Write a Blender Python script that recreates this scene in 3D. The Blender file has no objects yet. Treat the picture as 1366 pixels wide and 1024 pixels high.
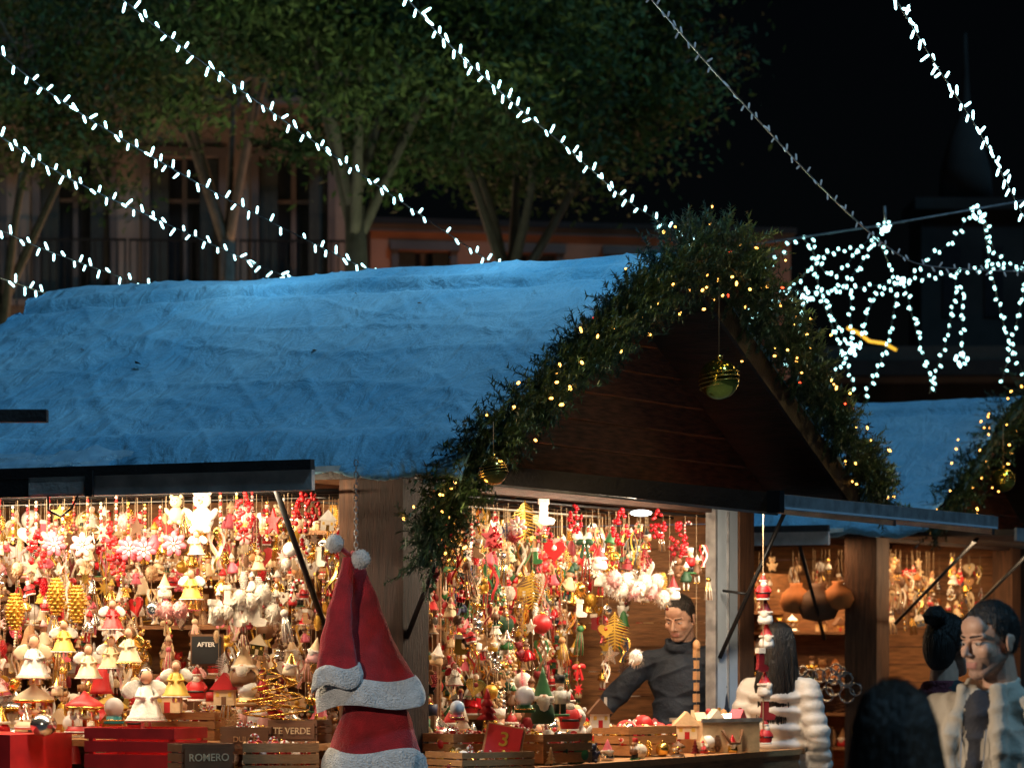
import bpy, math, random, numpy as np
from mathutils import Vector, Matrix, noise, Quaternion
R=random.Random(11); NR=np.random.RandomState(5)
sc=bpy.context.scene
FP=4400.0; HZ=860.0; CH=1.65
# ------------------------------------------------------------ materials
MATS={}
def mat(name,col,rough=.6,metal=0,var=.2,scale=9,bump=0,bscale=60,emit=0,ecol=None,trans=0,alpha=1,stretch=None,sheen=0):
    m=bpy.data.materials.new(name); m.use_nodes=True; nt=m.node_tree; N=nt.nodes; L=nt.links
    b=N['Principled BSDF']
    tc=N.new('ShaderNodeTexCoord'); mp=N.new('ShaderNodeMapping'); L.new(tc.outputs['Object'],mp.inputs[0])
    if stretch: mp.inputs['Scale'].default_value=stretch
    nz=N.new('ShaderNodeTexNoise'); nz.inputs['Scale'].default_value=scale; nz.inputs['Detail'].default_value=6
    L.new(mp.outputs[0],nz.inputs['Vector'])
    rp=N.new('ShaderNodeValToRGB'); rp.color_ramp.elements[0].position=.3; rp.color_ramp.elements[1].position=.7
    lo=[c*(1-var) for c in col[:3]]+[1]; hi=[min(1,c*(1+var)) for c in col[:3]]+[1]
    rp.color_ramp.elements[0].color=lo; rp.color_ramp.elements[1].color=hi
    L.new(nz.outputs['Fac'],rp.inputs[0]); L.new(rp.outputs[0],b.inputs['Base Color'])
    b.inputs['Roughness'].default_value=rough; b.inputs['Metallic'].default_value=metal
    if trans: b.inputs['Transmission Weight'].default_value=trans
    if alpha<1: b.inputs['Alpha'].default_value=alpha
    if sheen: b.inputs['Sheen Weight'].default_value=sheen
    if bump:
        n2=N.new('ShaderNodeTexNoise'); n2.inputs['Scale'].default_value=bscale; n2.inputs['Detail'].default_value=5
        L.new(mp.outputs[0],n2.inputs['Vector'])
        bp=N.new('ShaderNodeBump'); bp.inputs['Strength'].default_value=bump; bp.inputs['Distance'].default_value=.02
        L.new(n2.outputs['Fac'],bp.inputs['Height']); L.new(bp.outputs[0],b.inputs['Normal'])
    if emit:
        b.inputs['Emission Color'].default_value=list(ecol or col)[:3]+[1]; b.inputs['Emission Strength'].default_value=emit
        m.cycles.emission_sampling='NONE'
    MATS[name]=m; return m
C=mat
C('red',(.5,.018,.02),.45); C('darkred',(.2,.01,.015),.5); C('crimson_gloss',(.5,.01,.02),.15,.3)
C('white',(.8,.77,.72),.7,bump=.3); C('cream',(.7,.5,.29),.7,bump=.2); C('ivory',(.75,.6,.4),.6)
C('gold',(.8,.5,.12),.25,.95); C('gold_matte',(.65,.38,.06),.4,.6); C('silver',(.75,.75,.74),.2,.95)
C('pink',(.7,.13,.18),.5); C('lightpink',(.75,.4,.38),.6); C('green',(.03,.14,.04),.5); C('darkgreen',(.015,.06,.025),.6)
C('brown',(.16,.07,.03),.6); C('lightwood',(.42,.21,.085),.6,bump=.2,stretch=(3,3,20)); C('skinpaint',(.65,.36,.23),.5)
C('black',(.02,.02,.02),.4); C('navy',(.02,.03,.09),.5); C('teal',(.03,.3,.33),.4); C('orange',(.6,.2,.05),.7); C('yellow',(.7,.45,.08),.5)
C('string',(.35,.25,.15),.8); C('glass_white',(.85,.85,.88),.05); C('fur',(.78,.7,.6),.9,bump=.5,bscale=200)
C('feltred',(.42,.008,.014),.85,var=.35,scale=14,bump=.7,bscale=200,sheen=.3)
C('feltwhite',(.75,.74,.72),.95,var=.15,scale=30,bump=1,bscale=120,sheen=.3)
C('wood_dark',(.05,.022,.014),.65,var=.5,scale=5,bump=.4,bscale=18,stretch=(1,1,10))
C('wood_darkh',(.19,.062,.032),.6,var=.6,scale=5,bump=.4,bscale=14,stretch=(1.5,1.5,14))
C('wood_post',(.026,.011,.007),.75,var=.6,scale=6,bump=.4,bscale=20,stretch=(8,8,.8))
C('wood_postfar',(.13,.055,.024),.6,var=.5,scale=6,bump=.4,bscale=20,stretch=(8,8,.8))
C('wood_warm',(.24,.11,.045),.6,var=.4,scale=5,bump=.3,bscale=15,stretch=(1.5,1.5,12))
C('fascia',(.03,.022,.02),.55,var=.4,scale=8,bump=.3); C('metal_dark',(.03,.03,.032),.4,.7); C('alu',(.3,.3,.31),.45,.4,var=.35,scale=14,bump=.1); C('flap_trim',(.6,.5,.45),.6,var=.3,scale=9,bump=.2)
C('whiteframe',(.5,.57,.65),.45,var=.08); C('panelunder',(.5,.45,.38),.6)
C('cable',(.015,.02,.022),.6)
C('led',(1,1,1),.4,emit=5,ecol=(.5,.95,1)); C('led_far',(1,1,1),.4,emit=4.5,ecol=(.45,.95,.92)); C('led_off',(.35,.4,.42),.3,emit=.12,ecol=(.6,.8,1))  # led_off: unlit bulbs, with a faint glow put into the material
C('led_warm',(1,.6,.2),.4,emit=8,ecol=(1,.45,.08)); C('led_red',(1,.1,.05),.4,emit=8,ecol=(1,.06,.02))
C('lamp_white',(1,1,1),.4,emit=10,ecol=(.9,.95,1)); C('lamp_warm',(1,.8,.5),.4,emit=8,ecol=(1,.75,.4)); C('sign_yellow',(1,.6,.1),.4,emit=1.2,ecol=(1,.5,.03))
C('needle_a',(.035,.08,.035),.5); C('needle_b',(.06,.115,.05),.5); C('needle_c',(.02,.045,.025),.55)
C('leaf_a',(.05,.1,.02),.85); C('leaf_b',(.08,.12,.03),.85); C('leaf_c',(.025,.055,.015),.85); C('bark',(.12,.105,.085),.9,bump=.8,bscale=8); C('dry_leaf',(.05,.03,.02),.8)
def feltsnow():
    m=bpy.data.materials.new('snow_felt'); m.use_nodes=True; nt=m.node_tree;N=nt.nodes;L=nt.links;b=N['Principled BSDF']
    tc=N.new('ShaderNodeTexCoord')
    n1=N.new('ShaderNodeTexNoise'); n1.inputs['Scale'].default_value=1.3; n1.inputs['Detail'].default_value=9; n1.inputs['Roughness'].default_value=.66
    L.new(tc.outputs['Object'],n1.inputs['Vector'])
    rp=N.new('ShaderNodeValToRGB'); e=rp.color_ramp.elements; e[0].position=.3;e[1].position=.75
    e[0].color=(.09,.37,.6,1); e[1].color=(.36,.66,.84,1)  # white felt; part of the blue LED light is put into this colour
    L.new(n1.outputs['Fac'],rp.inputs[0])
    n3=N.new('ShaderNodeTexNoise'); n3.inputs['Scale'].default_value=85; n3.inputs['Detail'].default_value=5; n3.inputs['Roughness'].default_value=.85; L.new(tc.outputs['Object'],n3.inputs['Vector'])
    mx=N.new('ShaderNodeMix'); mx.data_type='RGBA'; mx.blend_type='MULTIPLY'; mx.inputs[0].default_value=.55
    r3=N.new('ShaderNodeValToRGB'); r3.color_ramp.elements[0].position=.4;r3.color_ramp.elements[1].position=.6; r3.color_ramp.elements[0].color=(.5,.5,.5,1)
    L.new(n3.outputs['Fac'],r3.inputs[0]); L.new(rp.outputs[0],mx.inputs[6]); L.new(r3.outputs[0],mx.inputs[7]); L.new(mx.outputs[2],b.inputs['Base Color'])
    b.inputs['Roughness'].default_value=.95; b.inputs['Sheen Weight'].default_value=.15
    mp=N.new('ShaderNodeMapping'); mp.inputs['Rotation'].default_value=(0,0,.7); mp.inputs['Scale'].default_value=(1,.22,1); L.new(tc.outputs['Object'],mp.inputs[0])
    n2=N.new('ShaderNodeTexNoise'); n2.inputs['Scale'].default_value=7; n2.inputs['Detail'].default_value=7; n2.inputs['Roughness'].default_value=.55; n2.inputs['Distortion'].default_value=.8
    L.new(mp.outputs[0],n2.inputs['Vector'])
    bp=N.new('ShaderNodeBump'); bp.inputs['Strength'].default_value=.8; bp.inputs['Distance'].default_value=.055
    L.new(n2.outputs['Fac'],bp.inputs['Height']); L.new(bp.outputs[0],b.inputs['Normal'])
    MATS['snow_felt']=m
feltsnow()
C('stucco_orange',(.36,.15,.08),.85,var=.3,scale=1.2,bump=.2); C('stucco_beige',(.22,.165,.13),.85,var=.3,scale=1,bump=.2)
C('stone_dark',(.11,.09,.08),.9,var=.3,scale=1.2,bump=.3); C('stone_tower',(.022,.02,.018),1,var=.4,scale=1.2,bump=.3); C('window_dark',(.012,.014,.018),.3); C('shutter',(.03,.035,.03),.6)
C('asphalt',(.05,.05,.05),.9,var=.3,scale=3,bump=.4); C('paving',(.14,.13,.12),.85,var=.25,scale=2,bump=.3)
C('plastic',(.5,.65,.75),.15,alpha=.5,bump=.9,bscale=9)
# ------------------------------------------------------------ mesh builder
def rotm(r):
    return np.array(Matrix.Rotation(r[2],3,'Z')@Matrix.Rotation(r[1],3,'Y')@Matrix.Rotation(r[0],3,'X'))
_c={}
def sph(a=10,b=7):
    k=('s',a,b)
    if k in _c: return _c[k]
    V=[(0,0,1)]
    for i in range(1,b):
        th=math.pi*i/b
        for j in range(a):
            ph=2*math.pi*j/a; V.append((math.sin(th)*math.cos(ph),math.sin(th)*math.sin(ph),math.cos(th)))
    V.append((0,0,-1)); F=[]
    for j in range(a): F.append((0,1+j,1+(j+1)%a))
    for i in range(b-2):
        o=1+i*a
        for j in range(a): F.append((o+j,o+a+j,o+a+(j+1)%a,o+(j+1)%a))
    o=1+(b-2)*a
    for j in range(a): F.append((o+j,len(V)-1,o+(j+1)%a))
    _c[k]=(np.array(V),F,True); return _c[k]
def lathe(prof,seg=12,ruf=0,nr=8,smooth=True):
    k=('l',tuple(prof),seg,ruf,smooth)
    if k in _c: return _c[k]
    V=[];F=[]
    for (r,z) in prof:
        for j in range(seg):
            a=2*math.pi*j/seg; rr=r*(1+ruf*math.cos(nr*a)); V.append((rr*math.cos(a),rr*math.sin(a),z))
    n=len(prof)
    for i in range(n-1):
        for j in range(seg): F.append((i*seg+j,i*seg+(j+1)%seg,(i+1)*seg+(j+1)%seg,(i+1)*seg+j))
    F.append(tuple(range(seg))[::-1]); F.append(tuple((n-1)*seg+j for j in range(seg)))
    _c[k]=(np.array(V),F,smooth); return _c[k]
def box(x0,x1,y0,y1,z0,z1):
    V=np.array([(x,y,z) for z in (z0,z1) for y in (y0,y1) for x in (x0,x1)],float)
    F=[(0,2,3,1),(4,5,7,6),(0,1,5,4),(2,6,7,3),(0,4,6,2),(1,3,7,5)]
    return (V,F,False)
UB=box(-.5,.5,-.5,.5,-.5,.5)
def extr(pts,y0=-.04,y1=.04):
    n=len(pts); V=[(p[0],y0,p[1]) for p in pts]+[(p[0],y1,p[1]) for p in pts]
    F=[tuple(range(n)),tuple(range(2*n-1,n-1,-1))]+[(i,i+n,(i+1)%n+n,(i+1)%n) for i in range(n)]
    return (np.array(V,float),F,False)
def tube(path,r,seg=6,cap=True):
    P=[Vector(p) for p in path]; n=len(P); rs=r if isinstance(r,(list,tuple)) else [r]*n
    V=[];F=[];up=Vector((0.13,0.21,1)).normalized()
    for i,p in enumerate(P):
        d=(P[min(i+1,n-1)]-P[max(i-1,0)]); d=d.normalized() if d.length>1e-9 else Vector((0,0,1))
        if abs(d.dot(up))>.97: u=d.cross(Vector((1,0,0)))
        else: u=d.cross(up)
        u.normalize(); w=d.cross(u)
        for j in range(seg):
            a=2*math.pi*j/seg; V.append(p+(u*math.cos(a)+w*math.sin(a))*rs[i])
    for i in range(n-1):
        for j in range(seg): F.append((i*seg+j,i*seg+(j+1)%seg,(i+1)*seg+(j+1)%seg,(i+1)*seg+j))
    if cap: F.append(tuple(range(seg))[::-1]); F.append(tuple((n-1)*seg+j for j in range(seg)))
    return (np.array([tuple(v) for v in V]),F,True)
class MB:
    def __init__(s): s.V=[];s.F=[];s.I=[];s.S=[];s.n=0;s.M=np.eye(4)
    def put(s,prim,m,loc=(0,0,0),sc=(1,1,1),rot=None):
        V,F,sm=prim; v=V*np.array(sc,float)
        if rot is not None: v=v@rotm(rot).T
        v=(v+np.array(loc,float))@s.M[:3,:3].T+s.M[:3,3]
        s.V.append(v); n=s.n
        s.F.extend([tuple(i+n for i in f) for f in F]); s.I.extend([m]*len(F)); s.S.extend([sm]*len(F)); s.n+=len(v)
    def box(s,m,*b): s.put(box(*b),m)
    def build(s,name,parent=None,M=None):
        V=np.concatenate(s.V); me=bpy.data.meshes.new(name); me.from_pydata(V.tolist(),[],s.F)
        nm=[]; 
        for x in s.I:
            if x not in nm: nm.append(x)
        for x in nm: me.materials.append(MATS[x])
        d={x:i for i,x in enumerate(nm)}
        me.polygons.foreach_set('material_index',[d[x] for x in s.I]); me.polygons.foreach_set('use_smooth',s.S)
        me.update(); o=bpy.data.objects.new(name,me); sc.collection.objects.link(o)
        if parent: o.parent=parent
        if M is not None: o.matrix_world=M
        return o
def empty(name,M=None):
    o=bpy.data.objects.new(name,None); sc.collection.objects.link(o)
    if M is not None: o.matrix_world=M
    return o
def fastmesh(name,V,nper,mats,idx,parent=None,M=None):
    n=len(V)//nper; me=bpy.data.meshes.new(name); me.vertices.add(len(V)); me.vertices.foreach_set('co',V.astype(np.float32).ravel())
    me.loops.add(len(V)); me.loops.foreach_set('vertex_index',np.arange(len(V),dtype=np.int32))
    me.polygons.add(n); me.polygons.foreach_set('loop_start',np.arange(0,len(V),nper,dtype=np.int32)); me.polygons.foreach_set('loop_total',np.full(n,nper,dtype=np.int32))
    for x in mats: me.materials.append(MATS[x])
    me.polygons.foreach_set('material_index',idx.astype(np.int32)); me.update(); me.validate()
    o=bpy.data.objects.new(name,me); sc.collection.objects.link(o)
    if parent: o.parent=parent
    if M is not None: o.matrix_world=M
    return o
def text(t,size,M,m,parent=None,name='lettering'):
    cu=bpy.data.curves.new(name,'FONT'); cu.body=t; cu.size=size; cu.align_x='CENTER'; cu.align_y='CENTER'; cu.extrude=.0015; cu.offset=size*.01
    cu.materials.append(MATS[m]); o=bpy.data.objects.new(name,cu); sc.collection.objects.link(o)
    if parent: o.parent=parent; 
    o.matrix_local=M
    return o
# ------------------------------------------------------------ site frame
def frame(E,ang=-27.77): return Matrix.Translation((E[0],E[1],0))@Matrix.Rotation(math.radians(ang),4,'Z')
E1=(-.243,14.67); M1=frame(E1); E2=(2.8,22.6); M2=frame(E2)
AX=(.8848,-.4659); AY=(.4659,.8848)
def bearing(px,x=None,y=None,E=E1):
    k=(px-683)/FP
    if y is None: y=(k*(E[1]+x*AX[1])-(E[0]+x*AX[0]))/(AY[0]-k*AY[1])
    else: x=(k*(E[1]+y*AY[1])-(E[0]+y*AY[0]))/(AX[0]-k*AX[1])
    return x,y,E[1]+x*AX[1]+y*AY[1]
def spot(px,py,x=None,y=None,E=E1):
    x,y,Y=bearing(px,x,y,E); return (x,y,CH+(HZ-py)/FP*Y)
def sv(px,py,Y): return ((px-683)/FP*Y,Y,CH+(HZ-py)/FP*Y)
# ------------------------------------------------------------ camera
cam=bpy.data.cameras.new('camera'); co=bpy.data.objects.new('camera',cam); sc.collection.objects.link(co); sc.camera=co
co.location=(0,0,CH); co.rotation_euler=(math.pi/2,0,0); cam.sensor_width=36; cam.lens=FP/1366*36; cam.shift_y=(HZ-512)/1366
cam.clip_end=2000; cam.dof.use_dof=True; cam.dof.focus_distance=14.6; cam.dof.aperture_fstop=5.0
# ------------------------------------------------------------ light
w=bpy.data.worlds.new('World'); sc.world=w; w.use_nodes=True; nt=w.node_tree
sk=nt.nodes.new('ShaderNodeTexSky'); sk.sky_type='NISHITA'; sk.sun_disc=False
sd=Vector((.40,-.33,.82)).normalized()
sk.sun_elevation=math.asin(sd.z); sk.sun_rotation=math.atan2(sd.x,sd.y)
nt.links.new(sk.outputs[0],nt.nodes['Background'].inputs[0]); nt.nodes['Background'].inputs[1].default_value=.00035
sl=bpy.data.lights.new('sun','SUN'); so=bpy.data.objects.new('sun',sl); sc.collection.objects.link(so)
so.rotation_euler=(-sd).to_track_quat('-Z','Y').to_euler(); sl.energy=1.15; sl.angle=.1; sl.color=(.3,.66,1)
def area(name,M,loc,rot,sx,sy,e,col,parent=None):
    l=bpy.data.lights.new(name,'AREA'); l.shape='RECTANGLE'; l.size=sx; l.size_y=sy; l.energy=e; l.color=col
    o=bpy.data.objects.new(name,l); sc.collection.objects.link(o)
    if parent: o.parent=parent
    o.matrix_local=Matrix.Translation(loc)@Matrix.Rotation(rot[2],4,'Z')@Matrix.Rotation(rot[1],4,'Y')@Matrix.Rotation(rot[0],4,'X'); return o
def point(name,loc,e,col,r=.03,parent=None):
    l=bpy.data.lights.new(name,'POINT'); l.energy=e; l.color=col; l.shadow_soft_size=r
    o=bpy.data.objects.new(name,l); sc.collection.objects.link(o)
    if parent: o.parent=parent
    o.matrix_local=Matrix.Translation(loc); return o
def spotlight(name,loc,tgt,e,col,ang,parent=None):
    l=bpy.data.lights.new(name,'SPOT'); l.energy=e; l.color=col; l.spot_size=math.radians(ang); l.spot_blend=.6; l.shadow_soft_size=.06
    o=bpy.data.objects.new(name,l); sc.collection.objects.link(o)
    if parent: o.parent=parent
    d=Vector(tgt)-Vector(loc); o.matrix_local=Matrix.Translation(loc)@d.to_track_quat('-Z','Y').to_matrix().to_4x4(); return o
# ------------------------------------------------------------ ground
g=MB(); g.put((np.array([(-600,-300,0),(600,-300,0),(600,900,0),(-600,900,0)],float),[(0,1,2,3)],False),'asphalt'); g.build('ground')
g=MB(); g.box('paving',-14,14,-6,34,-.1,.004); g.build('pavement')
# ------------------------------------------------------------ ornaments
def star_pts(n=5,r0=.5,r1=.22):
    return [((r0 if i%2==0 else r1)*math.sin(math.pi*i/n),.5+(r0 if i%2==0 else r1)*math.cos(math.pi*i/n)) for i in range(2*n)]
def heart_pts():
    o=[]
    for i in range(20):
        t=2*math.pi*i/20; o.append((.03*16*math.sin(t)**3,.52+.03*(13*math.cos(t)-5*math.cos(2*t)-2*math.cos(3*t)-math.cos(4*t))))
    return o
STAR=extr(star_pts()); HEART=extr(heart_pts()); STOCK=extr([(-.15,.75),(-.15,.35),(-.2,.1),(0,0),(.35,.02),(.42,.18),(.3,.26),(.15,.3),(.15,.75)],-.07,.07)
SNOWF=extr(star_pts(8,.5,.2),-.02,.02)
def o_bauble(m,A,B,D): m.put(sph(14,9),A,(0,0,.42),(.42,.42,.42)); m.put(lathe(((.1,0),(.1,.12)),8),'gold',(0,0,.82))
def o_bell(m,A,B,D): m.put(lathe(((.36,0),(.3,.1),(.24,.35),(.22,.6),(.12,.82),(.02,.9)),12),A); m.put(sph(8,5),'gold',(0,0,.02),(.1,.1,.1))
def o_angel(m,A,B,D):
    m.put(lathe(((.34,0),(.3,.1),(.27,.12),(.22,.3),(.2,.32),(.12,.55),(.06,.66)),18,.13,6),A); m.put(sph(),'skinpaint',(0,-.01,.8),(.115,.115,.135)); m.put(sph(),D,(0,.035,.83),(.135,.12,.15))
    for s in(-1,1):
        m.put(sph(8,5),B,(s*.24,.09,.58),(.22,.03,.15),(0,s*.6,0)); m.put(tube([(s*.1,0,.6),(s*.2,-.12,.45),(s*.05,-.2,.42)],.045,5),A); m.put(tube([(s*.06,0,.05),(s*.07,-.02,-.12)],.035,5),B)
    m.put(lathe(((.35,.01),(.34,.04)),18,.13,6),B)
def o_star(m,A,B,D): m.put(STAR,A)
def o_heart(m,A,B,D): m.put(HEART,A,sc=(1,1.6,1)); m.put(sph(6,4),B,(0,-.07,.6),(.12,.03,.12))
def o_flake(m,A,B,D): m.put(SNOWF,A)
def o_berries(m,A,B,D):
    for i in range(34):
        z=R.random(); r=.2*math.sin(math.pi*min(.95,z+.08))+.02; a=R.random()*6.28
        m.put(sph(6,4),A if R.random()<.85 else B,(r*math.cos(a),r*math.sin(a),z*.9+.05),(.06,.06,.06))
def o_fluff(m,A,B,D):
    m.put(sph(12,8),A,(0,0,.5),(.3,.3,.34)); V=[];F=[]
    for i in range(150):
        d=np.array([R.gauss(0,1) for _ in range(3)]); d/=np.linalg.norm(d); p=np.cross(d,[.3,.5,.8]); p/=np.linalg.norm(p)
        b=d*.27; t=d*R.uniform(.4,.52)+np.array([0,0,-.05]); V+= [b-p*.025,b+p*.025,t]; n=len(V); F.append((n-3,n-2,n-1))
    m.put((np.array(V)+np.array([0,0,.5]),F,False),A)
def o_gnome(m,A,B,D):
    m.put(lathe(((.26,0),(.31,.12),(.27,.32),(.12,.46)),12),B); m.put(lathe(((.02,.08),(.13,.22),(.2,.45),(.1,.52)),8),'fur',(0,-.16,0)); m.put(sph(7,5),'skinpaint',(0,-.27,.46),(.06,.06,.06))
    m.put(lathe(((.29,.42),(.25,.48),(.15,.68),(.07,.86),(.01,1.0)),12),A)
    m.put(lathe(((.3,.4),(.31,.45),(.28,.49)),12),'fur')
def o_flower(m,A,B,D):
    for i in range(7):
        a=i*6.283/7; m.put(sph(8,5),A,(.3*math.sin(a),0,.5+.3*math.cos(a)),(.13,.07,.2),(0,a,0))
        m.put(sph(6,4),B,(.2*math.sin(a+.4),-.07,.5+.2*math.cos(a+.4)),(.05,.04,.12),(0,a+.4,0))
    m.put(sph(8,5),'white',(0,-.1,.5),(.07,.06,.07))
def o_strand(m,A,B,D):
    for i in range(11): m.put(sph(7,5),(A,B,D)[i%3],(0,0,.05+i*.09),(.05,.05,.045))
def o_cane(m,A,B,D):
    P=[(0,0,i*.13) for i in range(6)]+[(.25-.25*math.cos(t),0,.72+.25*math.sin(t)) for t in np.linspace(.3,3.0,7)]
    for i in range(len(P)-1): m.put(tube([P[i],P[i+1]],.075,6,False),('red','white')[i%2])
def o_cone(m,A,B,D):
    m.put(sph(8,6),A,(0,0,.48),(.15,.15,.42))
    for i in range(11):
        z=.1+i*.075; r=.17*math.sin(math.pi*(.12+.82*i/11))
        for j in range(7):
            a=(j+.5*(i%2))*.897; m.put(sph(5,4),A,(r*math.cos(a),r*math.sin(a),z),(.055,.055,.03),(.3,0,a))
def o_stock(m,A,B,D): m.put(STOCK,A); m.put(box(-.19,.19,-.1,.1,.72,.92),'fur')
def o_globe(m,A,B,D): m.put(lathe(((.34,0),(.36,.08),(.27,.14),(.27,.26)),14),A); m.put(sph(14,10),'glass_white',(0,0,.56),(.34,.34,.34)); m.put(lathe(((.36,.1),(.36,.14)),14),'gold')
def o_santa(m,A,B,D):
    m.put(lathe(((.2,0),(.27,.15),(.27,.35),(.17,.55),(.08,.6)),12),'red'); m.put(lathe(((.285,.24),(.285,.3)),12),'black'); m.put(lathe(((.25,0),(.26,.06)),12),'white')
    m.put(sph(),'skinpaint',(0,-.02,.66),(.13,.13,.13)); m.put(sph(8,6),'fur',(0,-.1,.58),(.13,.09,.14)); m.put(lathe(((.15,.72),(.1,.84),(.04,.94),(.01,.97)),10),'red'); m.put(lathe(((.16,.7),(.16,.76)),10),'fur'); m.put(sph(6,5),'fur',(0.03,0,.97),(.05,.05,.05))
    for s in(-1,1): m.put(tube([(s*.17,0,.5),(s*.28,-.05,.35),(s*.22,-.15,.28)],.06,6),'red')
def o_fern(m,A,B,D):
    m.put(tube([(0,0,1),(0,.03,.5),(0,0,0)],.015,4),A); V=[];F=[]
    for i in range(12):
        z=.95-i*.075; l=.32*math.sin(math.pi*(i+1.5)/14)
        for s in(-1,1): V+=[(0,0,z+.02),(0,0,z-.03),(s*l,-.04,z-.12)]; n=len(V); F.append((n-3,n-2,n-1))
    m.put((np.array(V),F,False),A)
def o_carousel(m,A,B,D):
    m.put(lathe(((.42,0),(.42,.1),(.38,.12),(.38,.17)),18),A); m.put(lathe(((.425,.03),(.425,.06)),18),'white'); m.put(lathe(((.05,.15),(.05,.7)),8),'gold')
    for i in range(6):
        a=i*1.047; p=(.3*math.cos(a),.3*math.sin(a)); m.put(lathe(((.015,.15),(.015,.66)),5),'gold',(p[0],p[1],0)); m.put(sph(8,5),('white','cream')[i%2],(p[0],p[1],.38),(.1,.05,.06),(0,0,a+1.57)); m.put(sph(6,4),'white',(p[0]-.08*math.sin(a),p[1]+.08*math.cos(a),.46),(.03,.03,.05))
    m.put(lathe(((.43,.6),(.44,.66),(.3,.78),(.1,.9),(.02,1)),18,.03,9),A); m.put(lathe(((.445,.58),(.45,.64)),18,.03,9),'gold')
def o_house(m,A,B,D):
    m.put(box(-.3,.3,-.2,.2,0,.5),B); m.put(extr([(-.42,.45),(0,.95),(.42,.45)],-.26,.26),A); m.put(box(-.07,.07,-.215,-.2,0,.25),D); 
    for s in(-1,1): m.put(box(s*.18-.05,s*.18+.05,-.21,-.2,.25,.38),'yellow')
    m.put(box(.15,.24,-.05,.05,.7,1),B)
def o_nut(m,A,B,D):
    m.put(lathe(((.24,0),(.24,.06)),10),'green'); 
    for s in(-1,1): m.put(lathe(((.07,.06),(.07,.32)),8),'black',(s*.08,0,0)); m.put(lathe(((.05,.32),(.06,.6)),7),A,(s*.2,0,0))
    m.put(lathe(((.15,.3),(.17,.45),(.16,.62)),10),A); m.put(lathe(((.1,.62),(.11,.8)),10),'skinpaint'); m.put(sph(6,5),'fur',(0,-.08,.66),(.08,.06,.08)); m.put(lathe(((.12,.8),(.13,1)),10),B)
def o_tree(m,A,B,D):
    for i in range(4): m.put(lathe(((.3-.065*i,.12+i*.2),(.02,.42+i*.2)),12,.14,6),A)
    m.put(lathe(((.05,0),(.05,.15)),6),'brown')
def o_bear(m,A,B,D):
    m.put(sph(),A,(0,0,.3),(.25,.2,.28)); m.put(sph(),A,(0,-.03,.72),(.2,.18,.19)); m.put(sph(6,5),B,(0,-.2,.68),(.08,.06,.06)); m.put(sph(5,4),'black',(0,-.26,.7),(.03,.02,.02))
    for s in(-1,1): m.put(sph(7,5),A,(s*.15,0,.88),(.07,.04,.07)); m.put(sph(7,5),A,(s*.25,-.06,.4),(.08,.08,.17),(0,s*.6,0)); m.put(sph(7,5),A,(s*.15,-.14,.08),(.09,.15,.09)); m.put(sph(5,4),'black',(s*.07,-.19,.77),(.02,.02,.02))
def o_bow(m,A,B,D):
    for s in(-1,1): m.put(sph(8,6),A,(s*.22,0,.7),(.22,.07,.14),(0,s*.3,0)); m.put(extr([(0,.68),(s*.1,.7),(s*.25,.05),(s*.1,0)],-.02,.02),A)
    m.put(sph(6,5),B,(0,-.05,.7),(.08,.07,.08))
def o_spiral(m,A,B,D): m.put(tube([(.38*(1-t)*math.cos(t*30),.38*(1-t)*math.sin(t*30),t) for t in np.linspace(0,1,44)],.02,4),A)
def o_tassel(m,A,B,D):
    m.put(sph(8,6),A,(0,0,.85),(.12,.12,.12))
    for i in range(12):
        a=i*.52; m.put(tube([(.05*math.cos(a),.05*math.sin(a),.8),(.13*math.cos(a),.13*math.sin(a),.4),(.16*math.cos(a),.16*math.sin(a),.0)],.018,4),(A,B)[i%2])
def o_doll(m,A,B,D):
    m.put(lathe(((.2,.32),(.19,.4),(.1,.62),(.06,.7)),12,.1,5),A); m.put(sph(8,6),'skinpaint',(0,0,.79),(.09,.09,.1)); m.put(lathe(((.13,.84),(.08,.92),(.02,1.04)),10),B); m.put(sph(8,5),D,(0,.03,.8),(.11,.09,.12))
    for s in(-1,1):
        m.put(tube([(s*.07,0,.34),(s*.09,-.02,.17),(s*.08,0,.03)],.035,5),B); m.put(sph(6,4),D,(s*.08,-.03,.02),(.05,.08,.04)); m.put(tube([(s*.1,0,.62),(s*.2,-.03,.48),(s*.17,-.05,.38)],.04,5),A)
def o_ribbon(m,A,B,D):
    for i in range(5):
        a=i*1.3; V=[];n=10
        for k in range(n+1):
            t=k/n; x=.12*math.cos(a)+.1*math.sin(t*6+a); y=.12*math.sin(a)+.06*math.cos(t*5+a); V+=[(x-.04,y,1-t),(x+.04,y,1-t-.01)]
        m.put((np.array(V),[(2*k,2*k+1,2*k+3,2*k+2) for k in range(n)],True),(A,B,D)[i%3])
KIN=dict(bauble=o_bauble,bell=o_bell,angel=o_angel,star=o_star,heart=o_heart,flake=o_flake,berries=o_berries,fluff=o_fluff,gnome=o_gnome,flower=o_flower,strand=o_strand,cane=o_cane,cone=o_cone,stock=o_stock,globe=o_globe,santa=o_santa,fern=o_fern,carousel=o_carousel,house=o_house,nut=o_nut,tree=o_tree,bear=o_bear,bow=o_bow,spiral=o_spiral,tassel=o_tassel,doll=o_doll,ribbon=o_ribbon)
def orn(m,k,loc,h,A='red',B='white',D='gold',rz=None,tilt=0,w=1):
    rz=R.uniform(-.9,.9)+.5 if rz is None else rz
    T=Matrix.Translation(loc)@Matrix.Rotation(rz,4,'Z')@Matrix.Rotation(tilt,4,'Y')@Matrix.Diagonal((h*w,h*w,h,1))
    m.M=np.array(T); KIN[k](m,A,B,D); m.M=np.eye(4)
def wch(d):
    t=R.random()*sum(d.values())
    for k,v in d.items():
        t-=v
        if t<=0: return k
    return k
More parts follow.
